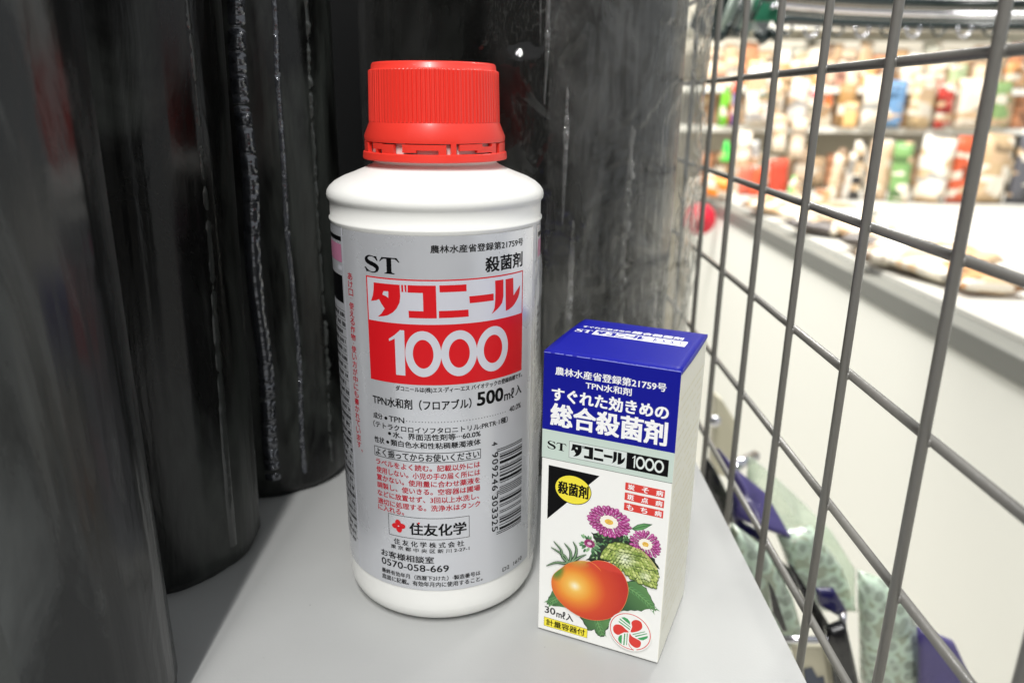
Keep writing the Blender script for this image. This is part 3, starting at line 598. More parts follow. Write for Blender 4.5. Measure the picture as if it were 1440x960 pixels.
# ------------------------------------------------------------------ rolls of black film
def film_mat(name, base, reflc, rough, seed=0, mottle=1.0, streak=1.0):
    m = bpy.data.materials.new(name); m.use_nodes = True; nt = m.node_tree; b = nt.nodes['Principled BSDF']
    L = nt.links.new; N_ = nt.nodes.new
    tc = N_('ShaderNodeTexCoord'); mp = N_('ShaderNodeMapping'); mp.inputs['Location'].default_value = (seed, seed*.7, seed*1.3); mp.inputs['Scale'].default_value = (1, 1, .30)
    L(tc.outputs['Object'], mp.inputs[0])
    n1 = N_('ShaderNodeTexNoise'); n1.inputs['Scale'].default_value = 30; n1.inputs['Detail'].default_value = 9; n1.inputs['Roughness'].default_value = .62; n1.inputs['Distortion'].default_value = .7; L(mp.outputs[0], n1.inputs['Vector'])
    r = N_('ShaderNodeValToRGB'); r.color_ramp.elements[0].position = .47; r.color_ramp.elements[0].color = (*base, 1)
    r.color_ramp.elements[1].position = .66; r.color_ramp.elements[1].color = (*[base[i]+(reflc[i]-base[i])*mottle for i in range(3)], 1); L(n1.outputs[0], r.inputs[0]); L(r.outputs[0], b.inputs['Base Color'])  # grey mottled reflections of the shop, painted into the film's base colour
    rm = N_('ShaderNodeMapRange'); rm.inputs[1].default_value = .35; rm.inputs[2].default_value = .7; rm.inputs[3].default_value = rough; rm.inputs[4].default_value = rough+.28; L(n1.outputs[0], rm.inputs[0]); L(rm.outputs[0], b.inputs['Roughness'])
    mp2 = N_('ShaderNodeMapping'); mp2.inputs['Scale'].default_value = (1, 1, .05); L(tc.outputs['Object'], mp2.inputs[0])
    n2 = N_('ShaderNodeTexNoise'); n2.inputs['Scale'].default_value = 70; n2.inputs['Detail'].default_value = 4; L(mp2.outputs[0], n2.inputs['Vector'])
    n3 = N_('ShaderNodeTexNoise'); n3.inputs['Scale'].default_value = 62; n3.inputs['Detail'].default_value = 8; n3.inputs['Distortion'].default_value = 1.5; L(mp.outputs[0], n3.inputs['Vector'])
    ad = N_('ShaderNodeMath'); ad.operation = 'MULTIPLY_ADD'; ad.inputs[1].default_value = .45; L(n3.outputs[0], ad.inputs[0]); L(n2.outputs[0], ad.inputs[2])
    bp = N_('ShaderNodeBump'); bp.inputs['Strength'].default_value = .55*streak; bp.inputs['Distance'].default_value = .0016; L(ad.outputs[0], bp.inputs['Height']); L(bp.outputs[0], b.inputs['Normal'])
    b.inputs['Specular IOR Level'].default_value = .42; return m
def roll_bm(r, h, amp, seed, nseg=150, nz=110, z0=0):
    prof = [z0+h*j/nz for j in range(nz+1)]
    bm = bmesh.new(); rings = []
    for z in prof:
        ring_ = []
        for i in range(nseg):
            a = 2*pi*i/nseg; ca, sa = cos(a), sin(a)
            d = amp*noise.noise(Vector((ca*3+seed, sa*3, z*4)))+amp*.5*noise.noise(Vector((ca*11+seed, sa*11, z*9)))
            e = min(1, (z-z0)/.004); rr_ = r+d-.0025*(1-sqrt(max(0, 1-(1-e)**2)))
            ring_.append(bm.verts.new((rr_*ca, rr_*sa, z)))
        rings.append(ring_)
    for a_, b_ in zip(rings, rings[1:]):
        for i in range(nseg): bm.faces.new((a_[i], a_[(i+1) % nseg], b_[(i+1) % nseg], b_[i]))
    bm.faces.new(rings[0][::-1]); bm.faces.new(rings[-1]); return bm
def seam_bm(r, h, ang, wd, seed, ripple=.0007, lift=.0008, nz=1100, nx=8, z0=.01, taper=False):
    """a vertical strip of gathered film: fine horizontal crimps"""
    bm = bmesh.new(); g = []
    for j in range(nz+1):
        z = z0+(h-z0)*j/nz; row = []
        cr = noise.noise(Vector((seed, z*260, 0)))+.6*noise.noise(Vector((seed+5, z*520, 0)))
        am = .4+1.0*max(0, noise.noise(Vector((seed, z*14, 9)))+.25); wob = .0018*noise.noise(Vector((seed, z*22, 4)))
        for i in range(nx+1):
            t = i/nx*2-1; prf = (1-t*t)
            tp = (sin(pi*j/nz)**.6*(.45+.75*abs(noise.noise(Vector((seed, z*60, 2)))))+.02) if taper else 1
            a = ang+(wd*t*tp+wob)/r; rr_ = r+lift*prf+ripple*am*cr*prf+.0002*noise.noise(Vector((i*2.1, z*90, seed)))*prf-.0003*(1-prf)
            row.append(bm.verts.new((rr_*cos(a), rr_*sin(a), z)))
        g.append(row)
    for j in range(nz):
        for i in range(nx): bm.faces.new((g[j][i], g[j][i+1], g[j+1][i+1], g[j+1][i]))
    return bm
seam_m = mat('gathered_clear_film', (84, 86, 92), .12, coat=1, spec=.8, metal=.6)
edge_m = mat('film_edge', (44, 47, 45), .35, coat=.5)
GR = 'rolls of black plastic film standing behind the bottle'
BH = .52
def roll(label, x, y, r, tilt, m, seed, seams=()):
    t = thing('film_roll', label, 'plastic roll', (x, y, 0), (0, tilt, 0), GR)
    obj('film_body', roll_bm(r, BH, .0009, seed), m, t, True)
    for ang, wd, rip, lf, mm in seams: obj('wrap_seam', seam_bm(r, BH, ang, wd, seed+ang, rip, lf), mm, t, True)
    return t
blk = (.0022, .0024, .0022); refl_grey = (.042, .047, .042)
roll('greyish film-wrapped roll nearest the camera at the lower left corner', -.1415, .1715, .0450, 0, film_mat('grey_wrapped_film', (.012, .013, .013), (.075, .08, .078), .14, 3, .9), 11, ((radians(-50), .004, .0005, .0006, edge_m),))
roll('black film roll at far left, in front of the darker roll, with reddish sheen', -.139, .2632, .038, radians(1.3), film_mat('black_film', blk, refl_grey, .2, 9, .9), 23, ((radians(12), .0012, .0002, .0004, edge_m), (radians(-22), .002, .0004, .0003, edge_m),))
roll('black film roll with crimped silvery seam, second from the left behind the bottle', -.1165, .3365, .0385, radians(.4), film_mat('black_film_crimped', blk, refl_grey, .2, 17, 1.0), 37, ((radians(-71), .0034, .0028, .0014, seam_m), (radians(-28), .0012, .0016, .0006, edge_m), (radians(-50), .0011, .0012, .0003, seam_m)))
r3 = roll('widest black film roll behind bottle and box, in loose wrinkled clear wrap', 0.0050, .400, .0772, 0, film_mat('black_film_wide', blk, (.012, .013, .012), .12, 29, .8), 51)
# loose wrap of the wide roll
bm = bmesh.new(); NA, NZ = 300, 300; g = []
def wrinkle(a, z):
    p = Vector((cos(a)*1.7, sin(a)*1.7, z*17)); q = p+Vector((noise.noise(p*1.3), noise.noise(p*1.3+Vector((7, 0, 0))), noise.noise(p*1.3+Vector((0, 9, 0)))))*.8
    v = 0; am = 1
    for k in range(4):
        v += am*(1-abs(noise.noise(q))*2.4); q = q*2.05+Vector((3.1, 1.7, 5.3)); am *= .5
    return v*.5
for j in range(NZ+1):
    z = BH*j/NZ; row = []
    for i in range(NA):
        a = 2*pi*i/NA; loose = .5+.5*cos(a+.25); loose = loose**1.5
        rr_ = .0787+.0009+loose*.0026+(.0030+.0042*loose)*wrinkle(a, z)*.6
        row.append(bm.verts.new((rr_*cos(a)+.0034*loose, rr_*sin(a), z)))
    g.append(row)
for j in range(NZ):
    for i in range(NA): bm.faces.new((g[j][i], g[j][(i+1) % NA], g[j+1][(i+1) % NA], g[j+1][i]))
obj('clear_outer_wrap', bm, clear('loose_clear_wrap', haze=.022, rough=.06, bump=(90, .45, (1, 1, .6)), hazecol=(.62, .62, .60), tint=(.98, .98, .97)), r3, True)
bm = bmesh.new(); g = []; NA2, NZ2 = 220, 420
for j in range(NZ2+1):
    z = BH*j/NZ2; row = []
    for i in range(NA2+1):
        t = i/NA2; a = radians(-84+t*136); loose = min(1, .25+t*2.2)
        wk = wrinkle(a+9, z*1.15)
        rr_ = .0815+.0026*min(1, t*3)*min(1, (1-t)*3)+loose*.0085*wk*.5+.0012*noise.noise(Vector((a*30, z*16, 2)))*loose
        row.append(bm.verts.new((rr_*cos(a)+.0026*min(1, t*2.0), rr_*sin(a), z)))
    g.append(row)
for j in range(NZ2):
    for i in range(NA2): bm.faces.new((g[j][i], g[j][i+1], g[j+1][i+1], g[j+1][i]))
obj('clear_wrap_overlap', bm, clear('crumpled_clear_overlap', haze=.05, rough=.05, bump=(70, .3, (1, 1, .6)), hazecol=(.7, .7, .68), tint=(.98, .98, .97)), r3, True)
cl_m = clear('glossy_crease', haze=.16, rough=.05, hazecol=(.7, .7, .7), fres=1.6)
for ang, wd, z0_, z1_, rip, sd in ((-84.5, .0020, .168, .30, .0030, 3.3), (-79, .0016, .120, .175, .0030, 7.1), (-76, .0022, .062, .122, .0026, 8.8), (-86.5, .0010, .19, .34, .0024, 2.2), (-58, .002, .05, .16, .0026, 5.5), (-42, .002, .01, .09, .0028, 6.1)):
    obj('film_crease', seam_bm(.0822, z1_, radians(ang), wd, sd, rip, .0012, 300, 8, z0_, True), cl_m, r3, True)

# ------------------------------------------------------------------ wire mesh
mesh_o = thing('wire_mesh_panel', 'grey welded wire grid panel standing along the right edge of the shelf', 'wire grid', (.1034, .40, -.12))
wire_m = mat('grey_coated_wire', (112, 110, 105), .38, vary=.12, coat=.25, bump=(400, .25, (1, 1, .5)))
vm = None
for i in range(-5, 9):
    y = .4176-i*.0486
    if vm is None:
        o = obj('wire', tube_bm([(0, 0, 0), (0, 0, .60)], .00142, 12), wire_m, mesh_o, True); vm = o.data
    else: o = link_mesh('wire', vm, None, mesh_o)
    o.location = (0, y-.40, 0)
hm = None
for j in range(-4, 6):
    z = .1808-j*.0459
    if hm is None:
        o = obj('cross_wire', tube_bm([(0, 0, 0), (0, .68, 0)], .00142, 12), wire_m, mesh_o, True); hm = o.data
    else: o = link_mesh('cross_wire', hm, None, mesh_o)
    o.location = (.0025, -.38, z+.12)

wb = bmesh.new()
for i in range(-2, 9):
    for j in range(-4, 6):
        bmesh.ops.create_icosphere(wb, subdivisions=1, radius=.0016, matrix=Matrix.Translation((.0012, .4176-i*.0486-.40, .1808-j*.0459+.12))@Matrix.Diagonal((.9, 1.15, 1.15, 1)))
o = obj('weld_bead', wb, wire_m, mesh_o, True); o['kind'] = 'stuff'

# ------------------------------------------------------------------ the aisle beyond the mesh: white counter, goods, rack
PX = .48; PT = -.055
wp = mat('white_counter_paint', (244, 243, 234), .5); ledge_m = mat('grey_ledge', (120, 120, 114), .45)
cnt = thing('display_counter', 'long white shop counter with grey ledge beyond the wire grid', 'counter', (PX, 1.1, -1))
bm = box_bm(1.3, 1.9, .92, .003, 2, (.65, 0, .46)); obj('counter_body', bm, wp, cnt)
bm = box_bm(1.31, 1.92, .026, .002, 2, (.65, 0, .933)); obj('ledge', bm, ledge_m, cnt)
bm = box_bm(1.27, 1.88, .006, 0, 2, (.66, 0, .9495)); obj('counter_top', bm, mat('pale_counter_top', (206, 204, 196), .4), cnt)
o = obj('red_disc', lathe_bm([(0.0001, -.004), (.034, -.004), (.037, -.002), (.037, .003), (.034, .005), (.006, .005), (.005, .007), (.0001, .007)], 40), mat('red_plastic', (214, 40, 62), .4), None, True)
o.location = at(984, 308, 1.80); o.rotation_euler = (radians(90), 0, radians(-14)); tag(o, 'round red plastic disc on the white counter, left of the first wires', 'disc')
# rack behind
RY = 2.06
rack = thing('display_rack', 'blurred white merchandise rack with three shelves beyond the wire grid', 'rack', (1.2, RY+.35, -1))
bm = box_bm(2.6, .02, 2.0, 0, 2, (.2, .10, 1.0)); obj('rack_back', bm, mat('rack_back', (236, 228, 212), .6), rack)
SZ = [-.045, .105, .205, .36]
for z in SZ[1:]:
    bm = box_bm(2.6, .36, .016, .002, 2, (.2, -.14, 1+z)); obj('rack_shelf', bm, wp, rack)
for x in (-.93, -.3, .4): 
    bm = box_bm(.022, .03, 2.0, .002, 2, (x, .07, 1.0)); obj('rack_upright', bm, ledge_m, rack)
def goods_mat(c):
    nm = 'goods_%02x%02x%02x' % c
    if nm in MATS: return MATS[nm]
    m = mat(nm, c, .42, coat=.2, bump=(60, .4, (1, 1, 1))); nt = m.node_tree; b = nt.nodes['Principled BSDF']; tc = nt.nodes.new('ShaderNodeTexCoord')
    mp = nt.nodes.new('ShaderNodeMapping'); mp.inputs['Location'].default_value = (c[0]*.1, c[1]*.1, c[2]*.1); mp.inputs['Scale'].default_value = (22, 8, 30 if sum(c) % 2 else 60)
    v = nt.nodes.new('ShaderNodeTexVoronoi'); v.distance = 'CHEBYCHEV'; v.inputs['Scale'].default_value = 1
    nt.links.new(tc.outputs['Object'], mp.inputs[0]); nt.links.new(mp.outputs[0], v.inputs['Vector'])
    r = nt.nodes.new('ShaderNodeValToRGB'); r.color_ramp.interpolation = 'CONSTANT'; e = r.color_ramp.elements
    cc = s2l(c); e[0].color = (*cc, 1); e[1].position = .42; e[1].color = (*s2l((236, 226, 208)), 1)
    q = e.new(.58); q.color = (*[x*.45 for x in cc], 1); q = e.new(.68); q.color = (*s2l((206, 176, 140)), 1); q = e.new(.84); q.color = (*cc, 1)
    sp = nt.nodes.new('ShaderNodeSeparateColor'); nt.links.new(v.outputs['Color'], sp.inputs[0]); nt.links.new(sp.outputs[0], r.inputs[0]); nt.links.new(r.outputs[0], b.inputs['Base Color'])
    return m
def packet_bm(wd, h, d, n=10, seed=0):
    bm = bmesh.new(); F = {}
    for s in (1, -1):
        for j in range(n+1):
            for i in range(n+1):
                x, z = i/n*2-1, j/n*2-1; e = max(0, (1-x**4)*(1-z**6))**.5
                y = s*d/2*e*(1+.25*noise.noise(Vector((x*2+seed, z*2, s)))); k = (i, j, s)
                if i in (0, n) or j in (0, n): k = (i, j, 0)
                if k not in F: F[k] = bm.verts.new((x*wd/2*(1-.03*sin(pi*j/n)), y, (z+1)*h/2))
    for s in (1, -1):
        for j in range(n):
            for i in range(n):
                q = [F.get((a, b, s)) or F[(a, b, 0)] for a, b in ((i, j), (i+1, j), (i+1, j+1), (i, j+1))]
                bm.faces.new(q if s < 0 else q[::-1])
    return bm
def bottle_bm(r, h):
    return lathe_bm([(r*.9, 0), (r, .006), (r, h*.62), (r*.85, h*.72), (r*.4, h*.8), (r*.4, h), (.0001, h)], 20)
# (kind, colour, left px, right px, base py, top py, label)
Y1, Y2 = 1.93, 2.12
goods = [
 ('packet', (226, 176, 146), 1006, 1022, 98, 66, 'peach packet on the top shelf just right of the first wire', 2.12),
 ('packet', (250, 240, 226), 1022, 1042, 98, 60, 'white packet on the top shelf between first and second wires', 2.12),
 ('packet', (248, 232, 170), 1052, 1066, 98, 62, 'pale yellow packet on the top shelf right of the second wire', 2.12),
 ('packet', (226, 232, 184), 1066, 1076, 98, 60, 'pale green narrow packet on the top shelf beside a white one', 2.12),
 ('packet', (250, 246, 240), 1077, 1094, 98, 64, 'white packet on the top shelf left of the third wire', 2.12),
 ('packet', (206, 158, 110), 1097, 1110, 98, 62, 'tan packet on the top shelf right of the third wire', 2.12),
 ('packet', (248, 238, 232), 1111, 1126, 98, 62, 'pale pinkish packet on the top shelf beside the tan one', 2.12),
 ('packet', (240, 206, 168), 1128, 1140, 98, 60, 'apricot packet on the top shelf left of the fourth wire', 2.12),
 ('packet', (196, 150, 90), 1142, 1155, 98, 66, 'brown packet on the top shelf touching the fourth wire', 2.12),
 ('packet', (236, 196, 172), 1164, 1178, 98, 62, 'pink-beige packet on the top shelf right of the fourth wire', 2.12),
 ('packet', (206, 150, 130), 1178, 1190, 98, 60, 'dusty rose packet on the top shelf near the photo edge', 2.12),
 ('packet', (240, 214, 186), 1192, 1208, 98, 62, 'cream packet on the top shelf right of the dusty rose one', 2.12),
 ('packet', (232, 180, 120), 1212, 1232, 98, 60, 'orange-tan packet on the top shelf, far right group', 2.12),
 ('packet', (150, 120, 96), 1238, 1262, 98, 62, 'dark brown packet on the top shelf, far right group', 2.12),
 ('packet', (242, 236, 220), 1268, 1300, 98, 60, 'wide off-white packet on the top shelf at far right', 2.12),
 ('packet', (214, 120, 100), 1306, 1330, 98, 64, 'brick red packet on the top shelf at far right', 2.12),
 ('packet', (188, 206, 160), 1336, 1364, 98, 62, 'sage green packet on the top shelf at far right', 2.12),
 ('packet', (244, 226, 190), 1370, 1408, 98, 60, 'wide straw-coloured packet on the top shelf at far right', 2.12),
 ('packet', (236, 170, 110), 1412, 1440, 98, 60, 'orange packet at the far right end of the top shelf', 2.12),
 ('bottle', (120, 200, 50), 1008, 1021, 180, 112, 'lime green bottle on the middle shelf beside the first wire', 2.05),
 ('packet', (190, 90, 70), 1021, 1031, 176, 112, 'rust red packet on the middle shelf next to the lime bottle', 2.08),
 ('packet', (84, 88, 140), 1026, 1036, 196, 150, 'navy blue packet low on the middle shelf by the second wire', 2.0),
 ('packet', (250, 244, 238), 1044, 1076, 200, 118, 'large white packet on the middle shelf right of the second wire', 2.06),
 ('packet', (44, 110, 80), 1066, 1082, 144, 132, 'small dark green packet on the middle shelf', 2.0),
 ('packet', (250, 226, 196), 1078, 1096, 176, 112, 'ivory packet on the middle shelf left of the third wire', 2.08),
 ('packet', (182, 150, 110), 1098, 1112, 130, 106, 'tan packet hanging high on the middle shelf right of third wire', 2.04),
 ('packet', (236, 232, 226), 1100, 1128, 196, 130, 'pale grey packet on the middle shelf between third and fourth wires', 2.08),
 ('packet', (232, 84, 92), 1136, 1148, 152, 130, 'red packet on the middle shelf just left of the fourth wire', 2.03),
 ('packet', (240, 122, 60), 1158, 1168, 156, 132, 'orange packet on the middle shelf just right of the fourth wire', 2.03),
 ('packet', (176, 136, 84), 1174, 1196, 190, 130, 'brown packet on the middle shelf near the photo edge', 2.06),
 ('packet', (246, 196, 130), 1182, 1200, 196, 160, 'pale orange packet on the middle shelf in front of brown one', 2.0),
 ('packet', (240, 236, 226), 1206, 1236, 196, 124, 'large ivory packet on the middle shelf, far right group', 2.06),
 ('packet', (110, 150, 190), 1240, 1262, 196, 130, 'blue packet on the middle shelf, far right group', 2.06),
 ('packet', (226, 196, 150), 1268, 1304, 196, 122, 'large sand-coloured packet on the middle shelf at far right', 2.06),
 ('packet', (200, 70, 60), 1310, 1332, 196, 134, 'dark red packet on the middle shelf at far right', 2.06),
 ('packet', (240, 226, 206), 1338, 1380, 196, 126, 'widest cream packet on the middle shelf at far right', 2.06),
 ('packet', (140, 170, 110), 1386, 1412, 196, 130, 'olive green packet on the middle shelf at far right', 2.06),
]
low = [
 ('packet', (30, 30, 34), 996, 1015, 232, 205, 'black packet on the lower shelf behind the first wire', 1.98),
 ('cone', (60, 210, 76), 1013, 1028, 226, 198, 'bright green cone-shaped bottle on an orange tray', 1.9),
 ('packet', (250, 150, 60), 992, 1028, 254, 226, 'orange tray-like packet on the counter beside the first wire', 1.85),
 ('packet', (250, 236, 214), 1034, 1052, 252, 166, 'cream packet on the lower shelf right of the second wire', 1.98),
 ('packet', (252, 250, 244), 1048, 1070, 232, 160, 'tall white leaning packet on the lower shelf', 2.0),
 ('net', (230, 120, 96), 1040, 1058, 256, 214, 'pale orange net bag, leftmost of three on the lower shelf', 1.93),
 ('net', (224, 92, 56), 1054, 1072, 262, 222, 'orange-red net bag, middle of three on the lower shelf', 1.9),
 ('net', (206, 74, 50), 1082, 1106, 268, 216, 'dark orange net bag right of the third wire', 1.9),
 ('packet', (248, 236, 210), 1086, 1104, 214, 162, 'ivory packet on the lower shelf right of the third wire', 2.0),
 ('packet', (236, 216, 190), 1108, 1128, 222, 166, 'beige packet on the lower shelf above the mint bottle', 2.0),
 ('bottle', (120, 220, 120), 1112, 1127, 250, 220, 'mint green bottle on the lower shelf left of the fourth wire', 1.88),
 ('bottle', (244, 214, 90), 1127, 1134, 238, 226, 'tiny yellow bottle beside the mint green bottle', 1.88),
 ('packet', (60, 58, 54), 1114, 1136, 276, 252, 'dark packet lying below the mint green bottle', 1.85),
 ('packet', (226, 200, 170), 1160, 1172, 290, 224, 'beige stick packet, leftmost of the row near the photo edge', 1.84),
 ('packet', (150, 124, 100), 1170, 1180, 290, 218, 'brown stick packet, second of the row near the photo edge', 1.84),
 ('packet', (214, 206, 196), 1180, 1190, 290, 222, 'light grey stick packet, third of the row near the photo edge', 1.84),
 ('packet', (50, 46, 46), 1190, 1206, 296, 214, 'black packet closing the row of sticks near the photo edge', 1.84),
 ('packet', (240, 170, 120), 1142, 1164, 298, 276, 'salmon packet lying on the counter right of the fourth wire', 1.75),
 ('packet', (220, 190, 160), 1212, 1240, 300, 216, 'fawn packet on the lower shelf, far right group', 1.84),
 ('packet', (120, 160, 96), 1246, 1270, 306, 222, 'moss green packet on the lower shelf, far right group', 1.8),
 ('packet', (236, 232, 224), 1276, 1316, 312, 220, 'big off-white packet on the lower shelf at far right', 1.8),
 ('packet', (212, 96, 60), 1322, 1350, 318, 226, 'burnt orange packet on the lower shelf at far right', 1.8),
 ('packet', (196, 168, 130), 1356, 1400, 322, 226, 'khaki packet on the lower shelf at far right', 1.8),
 ('packet', (90, 90, 96), 1404, 1440, 330, 230, 'charcoal packet at the far right end of the lower shelf', 1.8),
]
shelf_z = {0: SZ[2]+.008, 1: SZ[1]+.008}
def place(kind, c, xa, xb, yb, yt, lb, Y, zsnap=None):
    p0 = at((xa+xb)/2, yb, Y); pw = at(xb, yb, Y).x-at(xa, yb, Y).x; hh = at(0, yt, Y).z-at(0, yb, Y).z
    z = p0.z if zsnap is None else zsnap
    if kind == 'packet': o = obj('goods_packet', packet_bm(pw*1.05, hh, min(.05, pw*.5), seed=random.random()*9), goods_mat(c), None, True); cat = 'packet'
    elif kind == 'bottle': o = obj('goods_bottle', bottle_bm(pw/2, hh), goods_mat(c), None, True); cat = 'bottle'
    elif kind == 'cone': o = obj('goods_bottle', lathe_bm([(pw*.5, 0), (pw*.5, .01), (pw*.22, hh*.8), (pw*.1, hh), (.0001, hh)], 20), goods_mat(c), None, True); cat = 'bottle'
    else: o = obj('net_bag', packet_bm(pw*1.1, hh, pw*.7, seed=random.random()*9), mat('net_%d' % c[1], c, .7, vary=.3, bump=(220, 1, (1, 1, 1))), None, True); cat = 'net bag'
    o.location = (p0.x, Y, z); o.rotation_euler = (random.uniform(-.05, .05), random.uniform(-.09, .09), random.uniform(-.5, .3)); tag(o, lb, cat, 'blurred goods on the rack beyond the wire grid')
for gd in goods:
    top = gd[4] < 110
    place(*gd[:8], zsnap=(shelf_z[0] if top else shelf_z[1] if gd[4] > 170 else None))
CT = -1+.9525
for gd in low:
    place(*gd[:8], zsnap=CT if gd[4] > 226 else None)
USED = set()
def short(lb):
    for c_ in (' on the', ' low on', ' hanging', ' next to', ' beside', ' touching', ' closing', ' lying', ', leftmost', ', second', ', third', ', middle', ' right of', ' in front'): lb = lb.split(c_)[0]
    return ' '.join(lb.split()[-4:])
def near_label(col_, what, px, pool, joint):
    near = sorted(pool, key=lambda g: abs((g[2]+g[3])/2-px))
    for g in near[:4]:
        for side in ('', ', left', ', right'):
            if side and ((g[2]+g[3])/2 > px) != (side == ', left'): continue
            lb = '%s %s %s the %s%s' % (col_, what, joint, short(g[6]), side)
            if lb not in USED: USED.add(lb); return lb
PN = ('tan', 'cream', 'caramel', 'peach-beige', 'sage-grey', 'terracotta', 'brown', 'ivory')
pal = ((222, 190, 152), (240, 228, 208), (198, 160, 118), (236, 206, 176), (206, 206, 190), (214, 150, 110), (160, 128, 100), (246, 240, 228))
for zr, rn in ((SZ[2]+.008, 'top'), (SZ[1]+.008, 'middle'), (CT, 'lower')):
    for k in range(20):
        c_ = pal[(k*5+len(rn)) % 8]; p = at(1000+k*23, 150, 2.13)
        o = obj('goods_packet', packet_bm(.040+.008*random.random(), .075+.04*random.random(), .02, 8, seed=k*1.7), goods_mat(c_), None, True); o.location = (p.x, 2.13, zr); o.rotation_euler = (0, random.uniform(-.06, .06), random.uniform(-.3, .3))
        pool = [g for g in goods if (g[4] < 110) == (rn == 'top')] if rn != 'lower' else low
        tag(o, near_label(PN[(k*5+len(rn)) % 8], 'packet on %s rack shelf' % rn, 1000+k*23, pool, 'behind'), 'packet', 'blurred goods on the rack beyond the wire grid')
# flat packets lying on the counter top
flat = [((222, 196, 160), 1062, 300, 'tan flat bag lying on the counter, farthest of the lying goods'), ((240, 230, 214), 1095, 318, 'cream flat bag lying on the counter behind the third wire'), ((196, 192, 188), 1120, 322, 'silvery flat bag lying on the counter'), ((232, 204, 176), 1150, 330, 'beige flat bag lying on the counter near the fourth wire'), ((96, 88, 84), 1176, 334, 'dark brown flat bag lying on the counter edge'), ((224, 200, 186), 1196, 350, 'pinkish flat bag lying on the counter edge'), ((236, 232, 226), 1226, 366, 'white flat bag lying on the counter, right group'), ((150, 130, 110), 1264, 384, 'brown flat bag lying on the counter, right group'), ((214, 206, 190), 1310, 404, 'light grey flat bag lying at far right of the counter'), ((206, 150, 96), 1372, 420, 'ochre flat bag lying at far right of the counter')]
for k in range(22):
    px, py = 1030+k*17+random.uniform(-4, 4), 292+k*4.6+random.uniform(-16, 8)
    flat.append((pal[(k*3+1) % 8] if k % 5 else (92, 84, 78), px, py, near_label(PN[(k*3+1) % 8] if k % 5 else 'blackish', 'flat bag on counter', px, low, 'in front of')))
for c_, px, py, lb in flat:
    d = at(px, py, 1)-Vector((0, 0, CAMH)); t = (CT-CAMH)/d.z; p = Vector((0, 0, CAMH))+d*t
    o = obj('goods_packet', packet_bm(.075, .10, .02, seed=px), goods_mat(c_), None, True); o.location = (max(p.x, PX+.09), p.y, CT+.012); o.rotation_euler = (radians(-86), 0, random.uniform(-.9, .9)); tag(o, lb, 'packet', 'flat bags lying on the counter')

# ------------------------------------------------------------------ things hanging above, beyond the mesh
dk = mat('dark_green_plastic', (26, 40, 38), .25, coat=.5); gn = mat('green_plastic', (40, 118, 88), .4); pale = mat('pale_green_bar', (170, 184, 172), .35); chrome = mat('chrome', (205, 205, 212), .12, metal=1)
HY = .82
HG = 'dark clip hangers bunched above the aisle'
for k in range(7):
    bm = box_bm(.040, .002, .07, .0008); o = obj('dark_card', bm, (dk, mat('grey_green_card', (92, 108, 100), .4), mat('pale_grey_card', (150, 158, 152), .4))[k % 3]); o.location = at(1004+k*13, 4-2*(k % 3), .90+.02*k); o.rotation_euler = (.1, .35, .5+.07*k)
    tag(o, 'slanted hanging card above the aisle, '+('first', 'second', 'third', 'fourth', 'fifth', 'sixth', 'seventh')[k]+' from the left, '+('dark', 'grey-green', 'pale grey')[k % 3], 'card', 'slanted cards hanging above the aisle')
for k, (ya, sag, x_a, x_b) in enumerate(((-8, 14, 1078, 1450), (6, 15, 1084, 1450), (14, 14, 1088, 1450), (27, 10, 1092, 1450), (-2, 13, 1082, 1450), (20, 12, 1086, 1450))):
    bm = bmesh.new(); pts = []
    for i in range(40):
        t = i/39; px = x_a+(x_b-x_a)*t; py = ya+sag*(1-(1-t)**3)+(14*(.5-t*9)**2 if t < .055 else 0)
        pts.append(at(px, py, HY+.03*k+.05*sin(t*3)))
    tube_bm(pts, .0056 if k not in (1, 2) else .0024, 10, bm); o = obj('hanger_bar', bm, (dk, chrome, dk, dk, dk, dk)[k], None, True)
    tag(o, ('topmost dark curved hanger bar over the aisle', 'shiny chrome curved hanger bar under the topmost dark one', 'thin dark curved hanger bar, third from the top', 'lowest dark curved hanger bar over the aisle', 'second dark curved hanger bar, just above the chrome one', 'dark curved hanger bar directly above the lowest one')[k], 'hanger bar', HG)
for k, (xa, ya, xb, yb) in enumerate(((1036, -14, 1012, 42), (1050, -14, 1026, 46), (1062, -10, 1040, 40), (1078, -14, 1056, 30), (1088, -12, 1070, 24))):
    o = obj('slanted_bar', tube_bm([at(xa, ya, .80+.02*k), at(xb, yb, .80+.02*k)], .0022, 8), pale if k % 2 == 0 else dk, None, True)
    tag(o, ('pale slanted bar, first from the left above the aisle', 'dark slanted bar between the two leftmost pale bars', 'pale slanted bar right of the second wire top', 'dark slanted bar left of the green tag', 'pale slanted bar touching the green tag')[k], 'bar', 'slanted bars of the hanging rack')
bm = box_bm(.026, .003, .034, .001); o = obj('green_tag', bm, gn); o.location = at(1078, 6, .86); tag(o, 'flat green plastic tag hanging at the top between second and third wires', 'tag')
for k, (x_, y_) in enumerate(((1014, 52), (1032, 46), (1072, 56), (1090, 52))):
    a = at(x_-9, y_-10, .84); b = at(x_, y_, .84); c_ = at(x_+14, y_-6, .85)
    o = obj('dark_clip', tube_bm([a, b, c_], [.004, .0055, .003], 8), dk, None, True); tag(o, ('dark clip at the foot of the leftmost slanted bar', 'dark clip left of the second wire', 'dark clip right of the second wire', 'dark clip left of the third wire')[k], 'clip', 'dark clips under the slanted bars')
